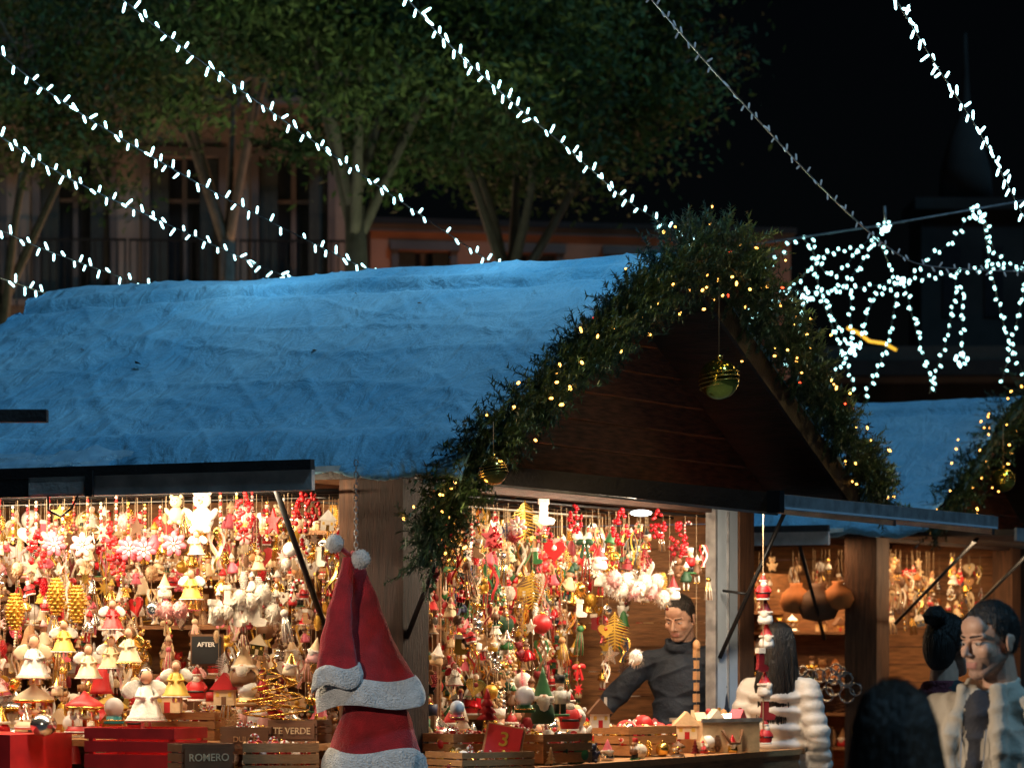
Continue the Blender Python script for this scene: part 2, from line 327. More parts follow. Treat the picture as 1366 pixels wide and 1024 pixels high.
COLL=dict(cream=18,white=14,ivory=14,gold=18,red=8,pink=6,lightpink=7,silver=8,brown=12,yellow=6,fur=9,darkred=5,crimson_gloss=3,lightwood=7,gold_matte=6)
COLR=dict(red=13,gold=18,white=11,brown=13,darkred=9,green=6,silver=10,cream=13,crimson_gloss=5,darkgreen=6,lightwood=10,fur=6,pink=2,navy=2,gold_matte=8,black=3)
COLW=dict(brown=12,lightwood=14,cream=12,gold=10,red=5,silver=6,white=5,orange=3)
HK=dict(bauble=5,bell=3,angel=11,star=4,heart=4,flake=4,berries=5,fluff=7,gnome=6,flower=3,strand=12,cane=2,cone=7,stock=7,santa=5,nut=4,bear=6,bow=4,tassel=12,house=3,tree=2,doll=17,fern=4,ribbon=10)
FK=dict(angel=8,gnome=7,globe=5,santa=7,house=5,nut=8,tree=5,bear=6,cone=4,carousel=3,bell=2,spiral=3,bauble=3)
def hang_rail(m,fixed,axis,a0,a1,ztop,zmin,step,cols,size=(.06,.12),kinds=HK,lim=None):
    a=a0
    while a<a1:
        o=R.uniform(-.06,.06); z=ztop-R.uniform(.0,.2); zb=z; zm=lim(a) if lim else zmin
        while z>zm:
            h=R.uniform(*size); k=wch(kinds)
            if k in('strand','berries','tassel','doll','ribbon'): h*=1.55
            x,y=(fixed+o,a) if axis=='y' else (a,fixed+o)
            orn(m,k,(x+R.uniform(-.015,.015),y+R.uniform(-.015,.015),z-h),h,wch(cols),wch(cols),wch(cols),tilt=R.gauss(0,.12)); zb=z-h
            z-=h+R.uniform(-.01,.05)
            if R.random()<.1: break
        x,y=(fixed+o,a) if axis=='y' else (a,fixed+o)
        m.put(box(x-.0012,x+.0012,y-.0012,y+.0012,zb+.03,ztop+.02),'string'); a+=step*R.uniform(.4,1.4)
def shelf_fill(m,fixed,axis,a0,a1,z,step,cols,size=(.1,.17)):
    a=a0
    while a<a1:
        x,y=(fixed,a) if axis=='y' else (a,fixed); h=R.uniform(*size)
        orn(m,wch(FK),(x+R.uniform(-.04,.04),y+R.uniform(-.04,.04),z),h,wch(cols),wch(cols),wch(cols)); a+=step*R.uniform(.7,1.25)
# ------------------------------------------------------------ garland
def pine_garland(path,radii,n,name,M,parent,leds=0,warm=True):
    P=[Vector(p) for p in path]; seg=[(P[i+1]-P[i]).length for i in range(len(P)-1)]; T=sum(seg)
    tris=[];idx=[];lm=MB()
    def at(d):
        i=0
        while i<len(seg)-1 and d>seg[i]: d-=seg[i]; i+=1
        f=d/seg[i]; return P[i].lerp(P[i+1],f),radii[i]*(1-f)+radii[i+1]*f
    clumps=[R.random()*T for _ in range(int(T*6))]
    for _ in range(n):
        dq=R.random()*T if R.random()<.55 else min(T,max(0,R.choice(clumps)+R.gauss(0,.04)))
        c,r=at(dq); dv=Vector((R.gauss(0,1),R.gauss(0,1),R.gauss(0,1)+.1)).normalized()
        b=c+dv*r*R.uniform(.0,.75); td=(dv+Vector((R.gauss(0,.5),R.gauss(0,.5),R.gauss(0,.5)-.1))).normalized(); L=R.uniform(.07,.15)*(1 if r<.2 else 1.2)
        mi=R.randrange(3)
        for k in range(32):
            p=b+td*L*(k/32); nd=(td*.7+Vector((R.gauss(0,.8),R.gauss(0,.8),R.gauss(0,.8)))).normalized(); q=nd.cross(Vector((.2,.4,.9))).normalized()*.0045; l=R.uniform(.022,.04)
            tris+= [tuple(p-q),tuple(p+q),tuple(p+nd*l)]; idx.append(mi)
    fastmesh('needles',np.array(tris),3,['needle_a','needle_b','needle_c'],np.array(idx),parent)
    st=MB(); st.put(tube([tuple(p) for p in P],.03,6),'needle_c'); st.build('stem',parent)
    cl=[R.random()*T for _ in range(max(1,leds//6))]
    for i in range(leds):
        dq=R.random()*T if i%3 else min(T,max(0,R.choice(cl)+R.gauss(0,.06)))
        c,r=at(dq); dv=Vector((R.gauss(0.5,1),R.gauss(-.5,1),R.gauss(0,1))).normalized(); p=c+dv*(r*R.uniform(.5,1.0)+.05); s=R.uniform(.8,1.3)
        lm.put(sph(6,4),'led_red' if R.random()<.05 else 'led_warm',tuple(p),(.0058*s,.0058*s,.010*s),(R.random()*3,R.random()*3,0))
    if leds: lm.build('fairy_lights',parent)
    k=max(1,int(T/.4))
    if leds:
        for i in range(k):
            c,r=at((i+.5)/k*T); point('fairy_glow',tuple(c+Vector((.35,-.2,.1)).normalized()*(r+.14)),.75,(1,.66,.25),.03,parent)
# ------------------------------------------------------------ stall
def felt(name,W,zr,L,x1,parent,ze=2.5,nu=300,nv=150,seed=0):
    half=math.hypot(W/2,zr-ze); V=[];F=[]; sn=(zr-ze)/half; cs=(W/2)/half
    for i in range(nu+1):
        x=x1-(x1+L)*i/nu
        for j in range(nv+1):
            v=-.06+(2.12)*j/nv
            d=v*half
            if v<=1: y=d*cs; z=ze+d*sn; n=(0,-sn,cs)
            else: y=W/2+(d-half)*cs; z=zr-(d-half)*sn; n=(0,sn,cs)
            k=max(0,1-abs(v-1)/.05); z-=.02*k
            q=Vector((x*.9+seed,v*2.2,0.3))
            w=noise.fractal(q*1.1,.9,2,4)*.022
            lowf=.2+.8*max(0,1-min(1,v)*1.3)
            fx=x*1.5+v*3.1; fold=1-abs(noise.noise(Vector((fx*1.9+seed,v*1.0-x*.35,1.7)))) ; w+=.014*(fold**12)*lowf
            fx2=x*4.2-v*1.9; fold3=1-abs(noise.noise(Vector((fx2*2.2+seed,v*2.0+x*.6,9.7)))) ; w+=.008*(fold3**10)*lowf
            fx3=x*3.2+v*9.0+.5*noise.noise(Vector((x*2,v*2,7))); fold4=1-abs(noise.noise(Vector((fx3*1.5+seed,v*1.2-x*.8,3.3)))) ; w+=.009*(fold4**16)
            fx5=x*7+v*2.0; fold5=1-abs(noise.noise(Vector((fx5+seed,v*3.5,13.3)))) ; w+=.006*(fold5**12)*max(0,1-min(1,v)*3)
            fold2=1-abs(noise.noise(Vector((x*.6+seed,v*7.5+x*.5,5.1)))); w+=.013*(fold2**18)
            w+=.003*noise.noise(Vector((x*14,v*26,.5)))
            sv_=v-(.90+.012*math.sin(x*2.1)+.01*noise.noise(Vector((x*4,0,seed)))); w+= .02*math.exp(-(sv_/.016)**2)-.03*math.exp(-((sv_+.04)/.011)**2)
            if v<.1: e=(.1-v)/.16; w+=.045*math.sin(e*3)*(1+.6*noise.noise(Vector((x*3,2,seed)))); z-=.07*e*e*(1+1.5*noise.noise(Vector((x*2.3,1,seed)))+.5*noise.noise(Vector((x*7,4,seed))))
            w+=.034
            V.append((x+(.03*noise.noise(Vector((v*9,x,3))) if i in(0,nu) else 0),y+n[1]*w,z+n[2]*w))
    for i in range(nu):
        for j in range(nv): a=i*(nv+1)+j; F.append((a,a+1,a+nv+2,a+nv+1))
    me=bpy.data.meshes.new(name); me.from_pydata(V,[],F); me.materials.append(MATS['snow_felt']); me.polygons.foreach_set('use_smooth',[True]*len(F))
    o=bpy.data.objects.new(name,me); sc.collection.objects.link(o); o.parent=parent
    md=o.modifiers.new('t','SOLIDIFY'); md.thickness=.014; md.offset=-1
def stall(name,M,W,zr,L,hero):
    P=empty(name,M); x1=.1; xw=-.42; yw=.25; yb=W-.3; xl=-L+.2; ze=2.5
    b=MB()
    half=math.hypot(W/2,zr-ze); a=math.atan2(zr-ze,W/2)
    for s in(0,1):
        y0=0 if s==0 else W; pts=[(y0,ze-.04),(W/2,zr-.04),(W/2,zr),(y0,ze)]
        V=[(x,p[0],p[1]) for x in(-L+.02,x1-.02) for p in pts]; F=[(0,1,2,3),(7,6,5,4),(0,4,5,1),(1,5,6,2),(2,6,7,3),(3,7,4,0)]
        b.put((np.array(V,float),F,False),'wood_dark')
        for xx in(x1-.018,-L): 
            pts=[(y0,ze-.13),(W/2,zr-.13),(W/2,zr+.015),(y0,ze+.015)]; V=[(x,p[0],p[1]) for x in(xx,xx+.022) for p in pts]; b.put((np.array(V,float),F,False),'fascia')
    b.box('fascia',-L+.03,x1-.025,-.03,-.004,ze-.1,ze+.0)
    for xx in(-.45,-1.5,-2.6,-L+.3): b.box('wood_dark',xx-.03,xx+.03,.05,W-.05,ze-.09,ze-.045)
    b.build('roof',P)
    felt('snow_cover',W,zr,L,x1,P,seed=0 if hero else 9,nu=420 if hero else 160,nv=210 if hero else 100)
    b=MB(); zz=2.5; k=0
    while zz<zr-.12:
        z2=min(zz+.14,zr-.1)
        i0=(zz-ze)/math.tan(a)+.1; i1=(z2-ze)/math.tan(a)+.1
        if W-2*i1>.05:
            for (xa,xb) in((xw-.02-.004*(k%2),xw),(xl,xl+.02)):
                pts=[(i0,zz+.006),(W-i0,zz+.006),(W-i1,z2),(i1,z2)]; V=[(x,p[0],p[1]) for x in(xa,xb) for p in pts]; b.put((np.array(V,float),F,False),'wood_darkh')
        zz+=.144;k+=1
    b.build('gable_boards',P)
    b=MB(); pw=.24
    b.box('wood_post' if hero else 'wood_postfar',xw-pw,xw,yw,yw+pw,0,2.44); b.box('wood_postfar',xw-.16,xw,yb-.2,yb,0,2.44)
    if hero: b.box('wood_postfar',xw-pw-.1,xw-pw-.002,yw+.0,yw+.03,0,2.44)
    b.box('wood_post',xl,xl+.16,yw,yw+.16,0,2.44); b.box('wood_post',xl,xl+.16,yb-.16,yb,0,2.44)
    b.box('wood_dark',xl,xw,yw+.02,yw+.1,2.442,2.5); b.box('wood_dark',xl,xw,yb-.1,yb-.02,2.442,2.5)
    b.box('wood_dark',xw-.1,xw-.022,yw+.11,yb-.11,2.38,2.498)
    if hero: b.box('whiteframe',xw-.05,xw-.008,yb-.5,yb-.212,1.0,2.4); b.box('alu',xw-.06,xw+.0,yb-.53,yb-.502,1.0,2.4); b.box('alu',xw-.04,xw+.004,yb-.36,yb-.35,1.0,2.39)
    b.build('posts',P)
    b=MB(); zz=.1
    while zz<2.4:
        if zz<.95:
            b.box('wood_warm',xl+.17,xw-pw-.105,yw+.02,yw+.045,zz,zz+.135); b.box('wood_warm',xw-.045,xw-.02,yw+pw+.005,yb-.205,zz,zz+.135)
        b.box('wood_warm',xl+.02,xl+.045,yw+.17,yb-.17,zz,zz+.135); b.box('wood_warm',xl+.17,xw-.17,yb-.045,yb-.02,zz,zz+.135); zz+=.14
    b.box('wood_warm',xl+.05,xw-.05,yw+.05,yb-.05,.02,.16)
    b.build('plank_walls',P)
    b=MB()
    V=[(x,y,z) for x in(xl+.1,-.52) for (y,z) in((.24,2.455),(-.36,2.415),(-.36,2.44),(.24,2.48))]
    b.put((np.array(V),F,False),'panelunder'); b.box('flap_trim',xl+.1,-.52,-.39,-.363,2.335,2.425); b.box('fascia',xl+.1,-.52,-.4,-.365,2.426,2.47)
    b.box('fascia',-1.72,-1.68,-.41,-.395,2.33,2.45); b.box('fascia',xl+.1,-2.05,-.398,-.392,2.335,2.42); b.box('flap_trim',-2.04,-1.73,-.405,-.392,2.345,2.40)
    b.put(tube([(-.8,.22,1.69),(-.8,-.28,2.41)],.014,6),'metal_dark'); b.put(tube([(xl+.4,.22,1.69),(xl+.4,-.28,2.41)],.014,6),'metal_dark')
    if hero: b.put(tube([(-1.95,-.38,2.35),(-1.93,-.4,2.27),(-1.86,-.4,2.24),(-1.8,-.4,2.28),(-1.78,-.38,2.34)],.006,5),'metal_dark')
    b.build('long_flap',P)
    if hero:
        b=MB(); zf=lambda x:2.485-.1135*(x+.42)
        y0,y1=.27,3.02; V=[(x,y,zf(x)+dz) for y in(y0,y1) for (x,dz) in((-.41,-.012),(1.43,-.012),(1.43,.012),(-.41,.012))]; b.put((np.array(V),F,False),'panelunder')
        for yy in(y0-.03,y1+.001,(y0+y1)/2):
            V=[(x,y,zf(x)+dz) for y in(yy,yy+.028) for (x,dz) in((-.41,-.055),(1.43,-.055),(1.43,.03),(-.41,.03))]; b.put((np.array(V),F,False),'fascia' if yy<1 else 'alu')
            V=[(x,y,zf(x)+dz) for y in(yy-.004,yy+.03) for (x,dz) in((-.41,-.066),(1.43,-.066),(1.43,-.056),(-.41,-.056))]; b.put((np.array(V),F,False),'alu')
        b.box('alu',1.432,1.45,y0-.03,y1+.03,2.235,2.30); b.box('whiteframe',1.451,1.456,y0+.02,y1,2.237,2.247)
        b.box('metal_dark',1.40,1.46,y0-.05,y0+.0,2.22,2.315)
        b.box('fascia',-.415,x1,yw-.1,yw-.06,2.43,2.48); b.box('fascia',-.3,.1,3.06,yb+.2,2.42,2.46)
        b.put(tube([(-.42,.28,1.68),(-.1,.3,2.42)],.013,6),'metal_dark'); b.put(tube([(-.42,3.78,1.58),(0,3.78,2.44)],.013,6),'metal_dark')
        b.put(tube([(-.4,3.78,1.95),(-.25,3.78,1.93)],.008,5),'metal_dark')
        b.build('gable_flap',P)
    else:
        b=MB(); b.box('fascia',-.41,.6,.2,yb,2.40,2.44); b.box('alu',.602,.62,.2,yb,2.36,2.45)
        b.put(tube([(-.42,.6,1.8),(.2,.6,2.4)],.013,6),'metal_dark'); b.put(tube([(-.42,1.9,1.8),(.2,1.9,2.4)],.013,6),'metal_dark'); b.build('gable_flap',P)
    return P
S1=stall('market_stall',M1,4.555,3.62,3.8,True)
S2=stall('market_stall.001',M2,3.6,3.46,5.2,False)
lm=MB(); lm.put(tube([(-3.4,-.05,2.40),(-2.05,-.05,2.40)],.014,8),'lamp_white'); lm.put(tube([(-1.9,.0,2.41),(-1.2,.0,2.41)],.01,8),'lamp_warm')
lm.put(sph(14,8),'lamp_white',spot(855,684,x=-.15),(.055,.055,.016)); lm.build('lamps',S1)
area('tube_light',M1,(-2.1,-.33,2.37),(math.radians(38),0,0),2.6,.08,58,(1,.79,.52),S1)
area('tube_light',M1,(-2.1,1.0,2.41),(0,0,0),2.4,.3,38,(1,.74,.45),S1)
area('tube_light',M1,(.1,2.15,2.36),(0,math.radians(38),0),.08,2.3,60,(1,.8,.56),S1)
area('tube_light',M1,(-1.1,2.4,2.41),(0,0,0),.5,2.6,46,(1,.72,.43),S1)
area('tube_light',M2,(-2.2,.1,2.36),(math.radians(15),0,0),3,.1,22,(1,.62,.32),S2)
area('tube_light',M2,(-1.2,1.6,2.38),(0,0,0),1.6,1.6,46,(1,.6,.28),S2)
area('tube_light',M2,(.2,1.6,2.36),(0,math.radians(20),0),.1,2.4,24,(1,.7,.4),S2)
G1=empty('pine_garland',M1)
pine_garland([(-.12,-.1,2.0),(-.05,-.1,2.2),(.05,-.06,2.38),(.15,.0,2.52),(.18,.5,2.8),(.18,1.1,3.1),(.18,1.75,3.42),(.18,2.05,3.56),(.2,2.35,3.64),(.18,2.75,3.55)],[.09,.14,.16,.16,.13,.13,.16,.23,.26,.24],2000,'g',M1,G1,64)
G1b=empty('pine_garland',M1)
pine_garland([(.17,2.55,3.58),(.18,3.0,3.40),(.17,3.5,3.15),(.16,4.0,2.90),(.16,4.5,2.64),(.14,4.85,2.44)],[.25,.22,.18,.16,.14,.06],1300,'g',M1,G1b,46)
G2=empty('pine_garland',M2)
pine_garland([(.14,-.1,2.40),(.15,.9,3.0),(.15,1.8,3.46),(.15,2.7,3.0),(.15,3.6,2.5)],[.14,.2,.28,.2,.14],1000,'g',M2,G2,75)
C('bauble_gold_green',(.32,.3,.05),.12,.95,var=.3,scale=5); C('bauble_gold',(.5,.3,.06),.15,.9)
def hanging_bauble(p,r,ztop,M,col='bauble_gold_green'):
    m=MB(); m.put(sph(28,18),col,p,(r,r,r))
    for t in(-.35,-.15,.05,.25): 
        rr=math.sqrt(1-t*t); m.put(tube([(p[0]+r*1.005*rr*math.cos(a),p[1]+r*1.005*rr*math.sin(a),p[2]+r*t+r*.25*math.cos(a)*.6) for a in np.linspace(0,6.283,40)],.0025,4),'gold')
    m.put(lathe(((.16,0),(.16,.2),(.05,.24)),10),'gold',(p[0],p[1],p[2]+r*.96),(r,r,r)); m.put(tube([(p[0],p[1],p[2]+r),(p[0],p[1],ztop)],.0018,4),'string'); m.build('christmas_bauble',None,M)
hanging_bauble((.24,2.3,2.985),.103,3.5,M1); hanging_bauble(spot(658,628,x=.3),.062,2.62,M1,'bauble_gold'); hanging_bauble(spot(1338,640,x=.3,E=E2),.085,3.2,M2)
# ------------------------------------------------------------ hanging goods
m=MB()
for (y,stp,zt,zm) in((.14,.1,2.33,1.5),(.36,.085,2.34,1.42),(.6,.085,2.34,1.4),(.88,.09,2.34,1.35)):
    hang_rail(m,y,'x',-3.45,-.78,zt,zm,stp,COLL)
    m.put(tube([(-3.5,y,2.36),(-.7,y,2.36)],.008,6),'metal_dark')
a=-3.4
while a<-.8:
    orn(m,'strand',(a,.06,2.16+R.uniform(-.05,.05)),.19,wch(COLL),wch(COLL),'red',w=.8); a+=R.uniform(.05,.1)
for px in(72,110,172,192,232): orn(m,'flower',spot(px,745+R.uniform(-9,9),y=.0),.125,'pink' if px!=110 else 'lightpink','white',rz=.4)
for px,py,h in((50,760,.2),(146,752,.18),(158,775,.16),(325,712,.2),(405,712,.2),(418,700,.15)): orn(m,'berries',spot(px,py,y=.0),h,'red','crimson_gloss')
orn(m,'star',spot(365,715,y=.0),.13,'red'); orn(m,'bear',spot(270,712,y=.05),.22,'white','cream'); orn(m,'bear',spot(235,700,y=.05),.15,'cream','white')
for px,py in((20,845),(75,825),(103,835)): orn(m,'cone',spot(px,py,y=-.02),.22,'gold_matte')
for i in range(18): orn(m,('stock','fluff','doll')[i%3],spot(285+i*5+R.uniform(-4,4),846-R.uniform(0,46),y=-.03+.01*i),R.uniform(.09,.14),'fur','fur','brown')
for px in(205,222,240): orn(m,'fluff',spot(px,830,y=.0),.12,('lightpink','silver','fur')[px%3])
for px,py,h,A,B,D in((45,905,.22,'white','ivory','brown'),(85,870,.16,'yellow','white','gold'),(118,905,.17,'ivory','white','brown'),(148,892,.16,'cream','white','gold'),(172,885,.18,'ivory','gold','brown'),(195,962,.26,'white','white','silver'),(235,930,.18,'yellow','white','brown'),(255,800,.15,'yellow','white','brown'),(150,840,.15,'red','white','brown'),(262,740,.12,'cream','white','gold')):
    orn(m,'angel',spot(px,py,y=-.05),h,A,B,D,rz=R.uniform(.1,.8))
m.build('hanging_ornaments',None,M1)
m=MB()
for (x,stp,zt,t0,t1) in((-.5,.1,2.33,.6,3.45),(-.76,.09,2.34,.5,3.6),(-1.08,.085,2.34,.7,4.05),(-1.45,.09,2.34,1.3,4.1)):
    hang_rail(m,x,'y',t0,t1,zt,1.4,stp,COLR,lim=lambda a,x=x:(1.4 if (x<-1 or a<2.55+.3*(x+.5)) else 1.98)); m.put(tube([(x,.45,2.36),(x,3.9,2.36)],.008,6),'metal_dark')
for px,py,h in((828,728,.2),(767,712,.16),(878,722,.18),(905,745,.2),(660,740,.14)): orn(m,'berries',spot(px,py,x=-.35),h,'crimson_gloss','red')
for px,py in((710,815),(700,722),(820,868)): orn(m,'fern',spot(px,py,x=-.36),.2,'gold_matte',rz=.6,w=1.3)
for i in range(9): orn(m,'fluff',spot(820+i*8,815-R.uniform(0,26),x=-.36),.13,('lightpink','fur','fur')[i%3])
orn(m,'fluff',spot(848,892,x=-.34),.12,'white')
for px,py,h,k,A in((690,715,.1,'flower','lightpink'),(655,735,.13,'star','red'),(725,700,.14,'stock','white'),(780,745,.12,'bow','darkgreen'),(800,760,.13,'gnome','red'),(740,750,.12,'heart','red'),(930,778,.15,'doll','brown'),(945,800,.13,'tassel','gold'),(898,800,.13,'gnome','darkred'),(915,788,.15,'doll','darkgreen'),(884,790,.12,'cone','gold_matte'),(938,756,.12,'ribbon','red'),(921,765,.14,'nut','red'),(905,770,.12,'bear','brown')): orn(m,k,spot(px,py,x=-.36),h,A,'white','gold')
p=spot(929,950,x=-.36)
for i in range(6): m.put(UB,'lightwood',(p[0],p[1],p[2]+.02+i*.06),(.02,.03+.018*(i%2),.045)); 
m.put(box(p[0]-.001,p[0]+.001,p[1]-.001,p[1]+.001,p[2],2.35),'string'); m.put(sph(10,6),'lightwood',(p[0],p[1],p[2]+.36),(.02,.03,.035))
m.build('hanging_ornaments',None,M1)
def rack(name,M,x0,x1,y0,y1,zs,axis,fixed,a0,a1,cols,step=.11,back='wood_warm',size=(.1,.17)):
    P=empty(name,M); b=MB()
    for z in zs: b.box('wood_warm',x0,x1,y0,y1,z-.02,z)
    if axis=='x': b.box(back,x0,x1,y1+.002,y1+.02,.16,zs[-1]+.3)
    else: b.box(back,x0-.02,x0-.002,y0,y1,.16,zs[-1]+.3)
    for (xx,yy) in((x0,y0),(x1-.03,y0),(x0,y1-.03),(x1-.03,y1-.03)): b.box('brown',xx+.002,xx+.028,yy+.002,yy+.028,.16,zs[-1]+.3)
    b.build('shelves',P); f=MB()
    for z in zs: shelf_fill(f,fixed,axis,a0,a1,z,step,cols,size)
    f.build('figurines',P)
rack('display_rack',M1,-3.5,-.95,1.2,1.55,(1.0,1.25,1.5,1.75,2.0,2.22),'x',1.32,-3.4,-1.0,COLL)
rack('display_rack',M1,-2.2,-1.85,1.75,4.1,(1.0,1.25,1.5,1.75,2.0,2.22),'y',-1.98,1.85,4.0,COLR)
rack('display_rack',M2,-4.6,-.9,1.3,1.6,(.9,1.15,1.4,1.75),'x',1.4,-4.5,-1.0,COLW,.14)
rack('display_rack',M2,-2.0,-1.7,1.0,3.0,(1.0,1.3,1.6,1.9),'y',-1.8,1.1,2.9,COLW,.15)
m=MB(); hang_rail(m,.5,'x',-4.4,-.8,2.3,2.0,.13,COLW); hang_rail(m,-.6,'y',.6,3.0,2.32,1.95,.12,COLW); hang_rail(m,-1.0,'y',.6,3.0,2.32,1.9,.12,COLW)
for i in range(16): 
    q=spot(R.uniform(1068,1150),R.uniform(890,935),y=.25,E=E2); rr_=R.uniform(.03,.06); m.put(tube([(q[0]+rr_*math.cos(t),q[1],q[2]+rr_*math.sin(t)) for t in np.linspace(0,6.28,14)],.008,5),'silver')
for px,py,s_,c_ in((1062,800,.8,'orange'),(1092,806,1.0,'brown'),(1118,796,.75,'orange')):
    q=spot(px,py,y=.18,E=E2); m.put(lathe(((.02,-.12),(.11,-.1),(.15,-.02),(.12,.06),(.05,.12),(.06,.15)),14,.09,5),c_,q,(s_,s_*.7,s_)); m.put(tube([(q[0]-.04*s_,q[1],q[2]+.14),(q[0],q[1],q[2]+.3),(q[0]+.04*s_,q[1],q[2]+.14)],.006,5),'brown')
m.build('hanging_ornaments',None,M2)
P=empty('stall_counter',M1); b=MB()
b.box('lightwood',-3.5,-.68,.06,.8,1.17,1.2); b.box('lightwood',-3.5,-.7,-.42,.055,1.0,1.03); b.box('wood_warm',-3.5,-.7,-.4,-.38,.0,1.0); b.box('red',-3.52,-2.12,-.44,.05,.05,1.235)
b.box('lightwood',-.72,.12,.5,3.7,1.06,1.09); b.box('wood_warm',.08,.1,.5,3.7,0,1.06); b.box('wood_warm',-.7,.1,.5,.53,0,1.06); b.build('tops',P)
def crate(name,c,w,d,h,col,rz=0,M=M1,txt=None,tcol='white',fill=None,cols=None,ts=.4):
    P=empty(name,M@Matrix.Translation(c)@Matrix.Rotation(rz,4,'Z')); b=MB(); t=.012; n=3; sh=h/n
    b.box(col,-w/2,w/2,-d/2,d/2,0,t)
    for i in range(n):
        z0=t+i*sh; z1=z0+sh*.82
        b.box(col,-w/2,w/2,-d/2,-d/2+t,z0,z1); b.box(col,-w/2,w/2,d/2-t,d/2,z0,z1); b.box(col,-w/2,-w/2+t,-d/2+t,d/2-t,z0,z1); b.box(col,w/2-t,w/2,-d/2+t,d/2-t,z0,z1)
    for sx in(-1,1):
        for sy in(-1,1): b.put(box(-.012,.012,-.012,.012,t,h),col,(sx*(w/2-.026),sy*(d/2-.026),0))
    b.build('slats',P)
    if txt:
        bb=MB(); bb.box('brown',-w*.46,w*.46,-d/2-.008,-d/2-.002,h*.2,h*.92); bb.build('board',P)
        text(txt,h*ts,Matrix.Translation((0,-d/2-.0095,h*.56))@Matrix.Rotation(math.pi/2,4,'X'),tcol,P)
    if fill:
        f=MB(); 
        for i in range(int(w*d*900)): 
            z=h*R.uniform(.5,.95); orn(f,wch(fill),(R.uniform(-w/2+.04,w/2-.04),R.uniform(-d/2+.04,d/2-.04),z-.03),R.uniform(.05,.08),wch(cols),wch(cols),wch(cols),tilt=R.uniform(-1.3,1.3),rz=R.uniform(0,6))
        f.build('goods',P)
    return P
RW=dict(red=5,white=4,pink=1); CA=dict(cane=3,heart=2,bauble=3,bow=1)
crate('wooden_crate',spot(195,1024,y=-.2)[:2]+(1.09,),.46,.34,.18,'red',.12,fill=None)
crate('wooden_crate',spot(268,1024,y=-.42)[:2]+(1.075,),.25,.18,.13,'brown',.95,txt='ROMERO',tcol='cream',ts=.36)
crate('wooden_crate',spot(335,1024,y=.05)[:2]+(1.15,),.24,.2,.12,'brown',.3,txt='DULCE',tcol='lightwood',fill=CA,cols=COLL,ts=.3)
crate('wooden_crate',spot(375,1024,y=-.2)[:2]+(1.06,),.34,.28,.15,'lightwood',.55,fill=CA,cols=RW)
crate('wooden_crate',spot(400,1024,y=.15)[:2]+(1.2,),.24,.2,.1,'brown',.2,txt='TE VERDE',tcol='cream',fill=None,ts=.42)
crate('wooden_crate',spot(250,1024,y=.3)[:2]+(1.2,),.34,.26,.13,'lightwood',.3,fill=CA,cols=COLL)
crate('wooden_crate',spot(610,1024,x=-.3)[:2]+(1.1,),.3,.3,.14,'lightwood',1.2,fill=CA,cols=RW)
crate('wooden_crate',spot(720,1024,x=-.1)[:2]+(1.1,),.34,.36,.13,'lightwood',1.3,fill=CA,cols=COLR)
crate('wooden_crate',spot(640,1024,x=-.1)[:2]+(1.06,),.4,.3,.1,'lightwood',1.1,fill=CA,cols=COLR)
crate('wooden_crate',spot(835,1024,x=-.2)[:2]+(1.1,),.36,.36,.14,'lightwood',1.3,fill=dict(bauble=5,santa=2,gnome=2),cols=COLR)
P=empty('metal_planter_box',M1@Matrix.Translation(spot(955,1024,x=-.05)[:2]+(1.09,))@Matrix.Rotation(1.15,4,'Z')); b=MB()
for a_ in((-.2,.2,-.12,-.112),(-.2,.2,.112,.12),(-.2,-.192,-.112,.112),(.192,.2,-.112,.112)): b.box('cream',a_[0],a_[1],a_[2],a_[3],0,.17)
b.box('alu',-.21,.21,-.13,-.121,.16,.18); b.box('alu',-.21,.21,.121,.13,.16,.18); b.put(tube([(-.07,-.13,.12),(-.03,-.15,.05),(.03,-.15,.05),(.07,-.13,.12)],.008,6),'brown'); b.build('body',P)
f=MB()
for i in range(16): orn(f,wch(dict(house=2,angel=2,gnome=2,bell=1)),(R.uniform(-.15,.15),R.uniform(-.08,.08),.1),R.uniform(.09,.14),wch(COLL),wch(COLL),'red')
f.build('goods',P)
P=empty('price_card',M1@Matrix.Translation(spot(668,1008,x=.0))@Matrix.Rotation(.55,4,'Z')@Matrix.Rotation(-.45,4,'X')@Matrix.Rotation(.2,4,'Y')); b=MB(); b.box('red',-.08,.08,-.004,.004,0,.15); b.box('lightwood',-.09,.09,.005,.012,-.01,.16); b.build('card',P)
text('3',.1,Matrix.Translation((0,-.0055,.08))@Matrix.Rotation(math.pi/2,4,'X'),'gold_matte',P)
P=empty('chalk_board',M1@Matrix.Translation(spot(275,885,y=.2))@Matrix.Rotation(.3,4,'Z')); b=MB(); b.box('black',-.07,.07,0,.01,0,.13); b.box('brown',-.08,.08,.011,.02,-.01,.14); b.build('board',P)
text('AFTER',.03,Matrix.Translation((0,-.0025,.09))@Matrix.Rotation(math.pi/2,4,'X'),'white',P)
m=MB()
orn(m,'carousel',spot(113,978,y=-.1),.2,'red','white','gold',rz=.2,w=1.05); orn(m,'carousel',spot(45,972,y=.0),.22,'ivory','white','gold',rz=.2)
orn(m,'bauble',spot(58,982,y=-.25),.13,'silver','white','gold',w=1.15)
for px,py,h,k,A,B,D in((152,965,.14,'globe','teal','white','gold'),(325,915,.2,'gnome','cream','brown','red'),(330,940,.14,'globe','cream','white','gold'),(350,960,.27,'spiral','gold','gold','gold'),(385,965,.3,'spiral','gold','gold','gold'),(365,945,.24,'spiral','gold','gold','gold'),(262,935,.17,'santa','red','white','gold'),(225,950,.2,'house','brown','cream','red'),(180,975,.14,'santa','red','white','gold'),(135,925,.17,'bell','red','gold','gold'),(300,940,.16,'house','red','cream','brown')):
    orn(m,k,spot(px,py,y=.12),h,A,B,D,rz=.4)
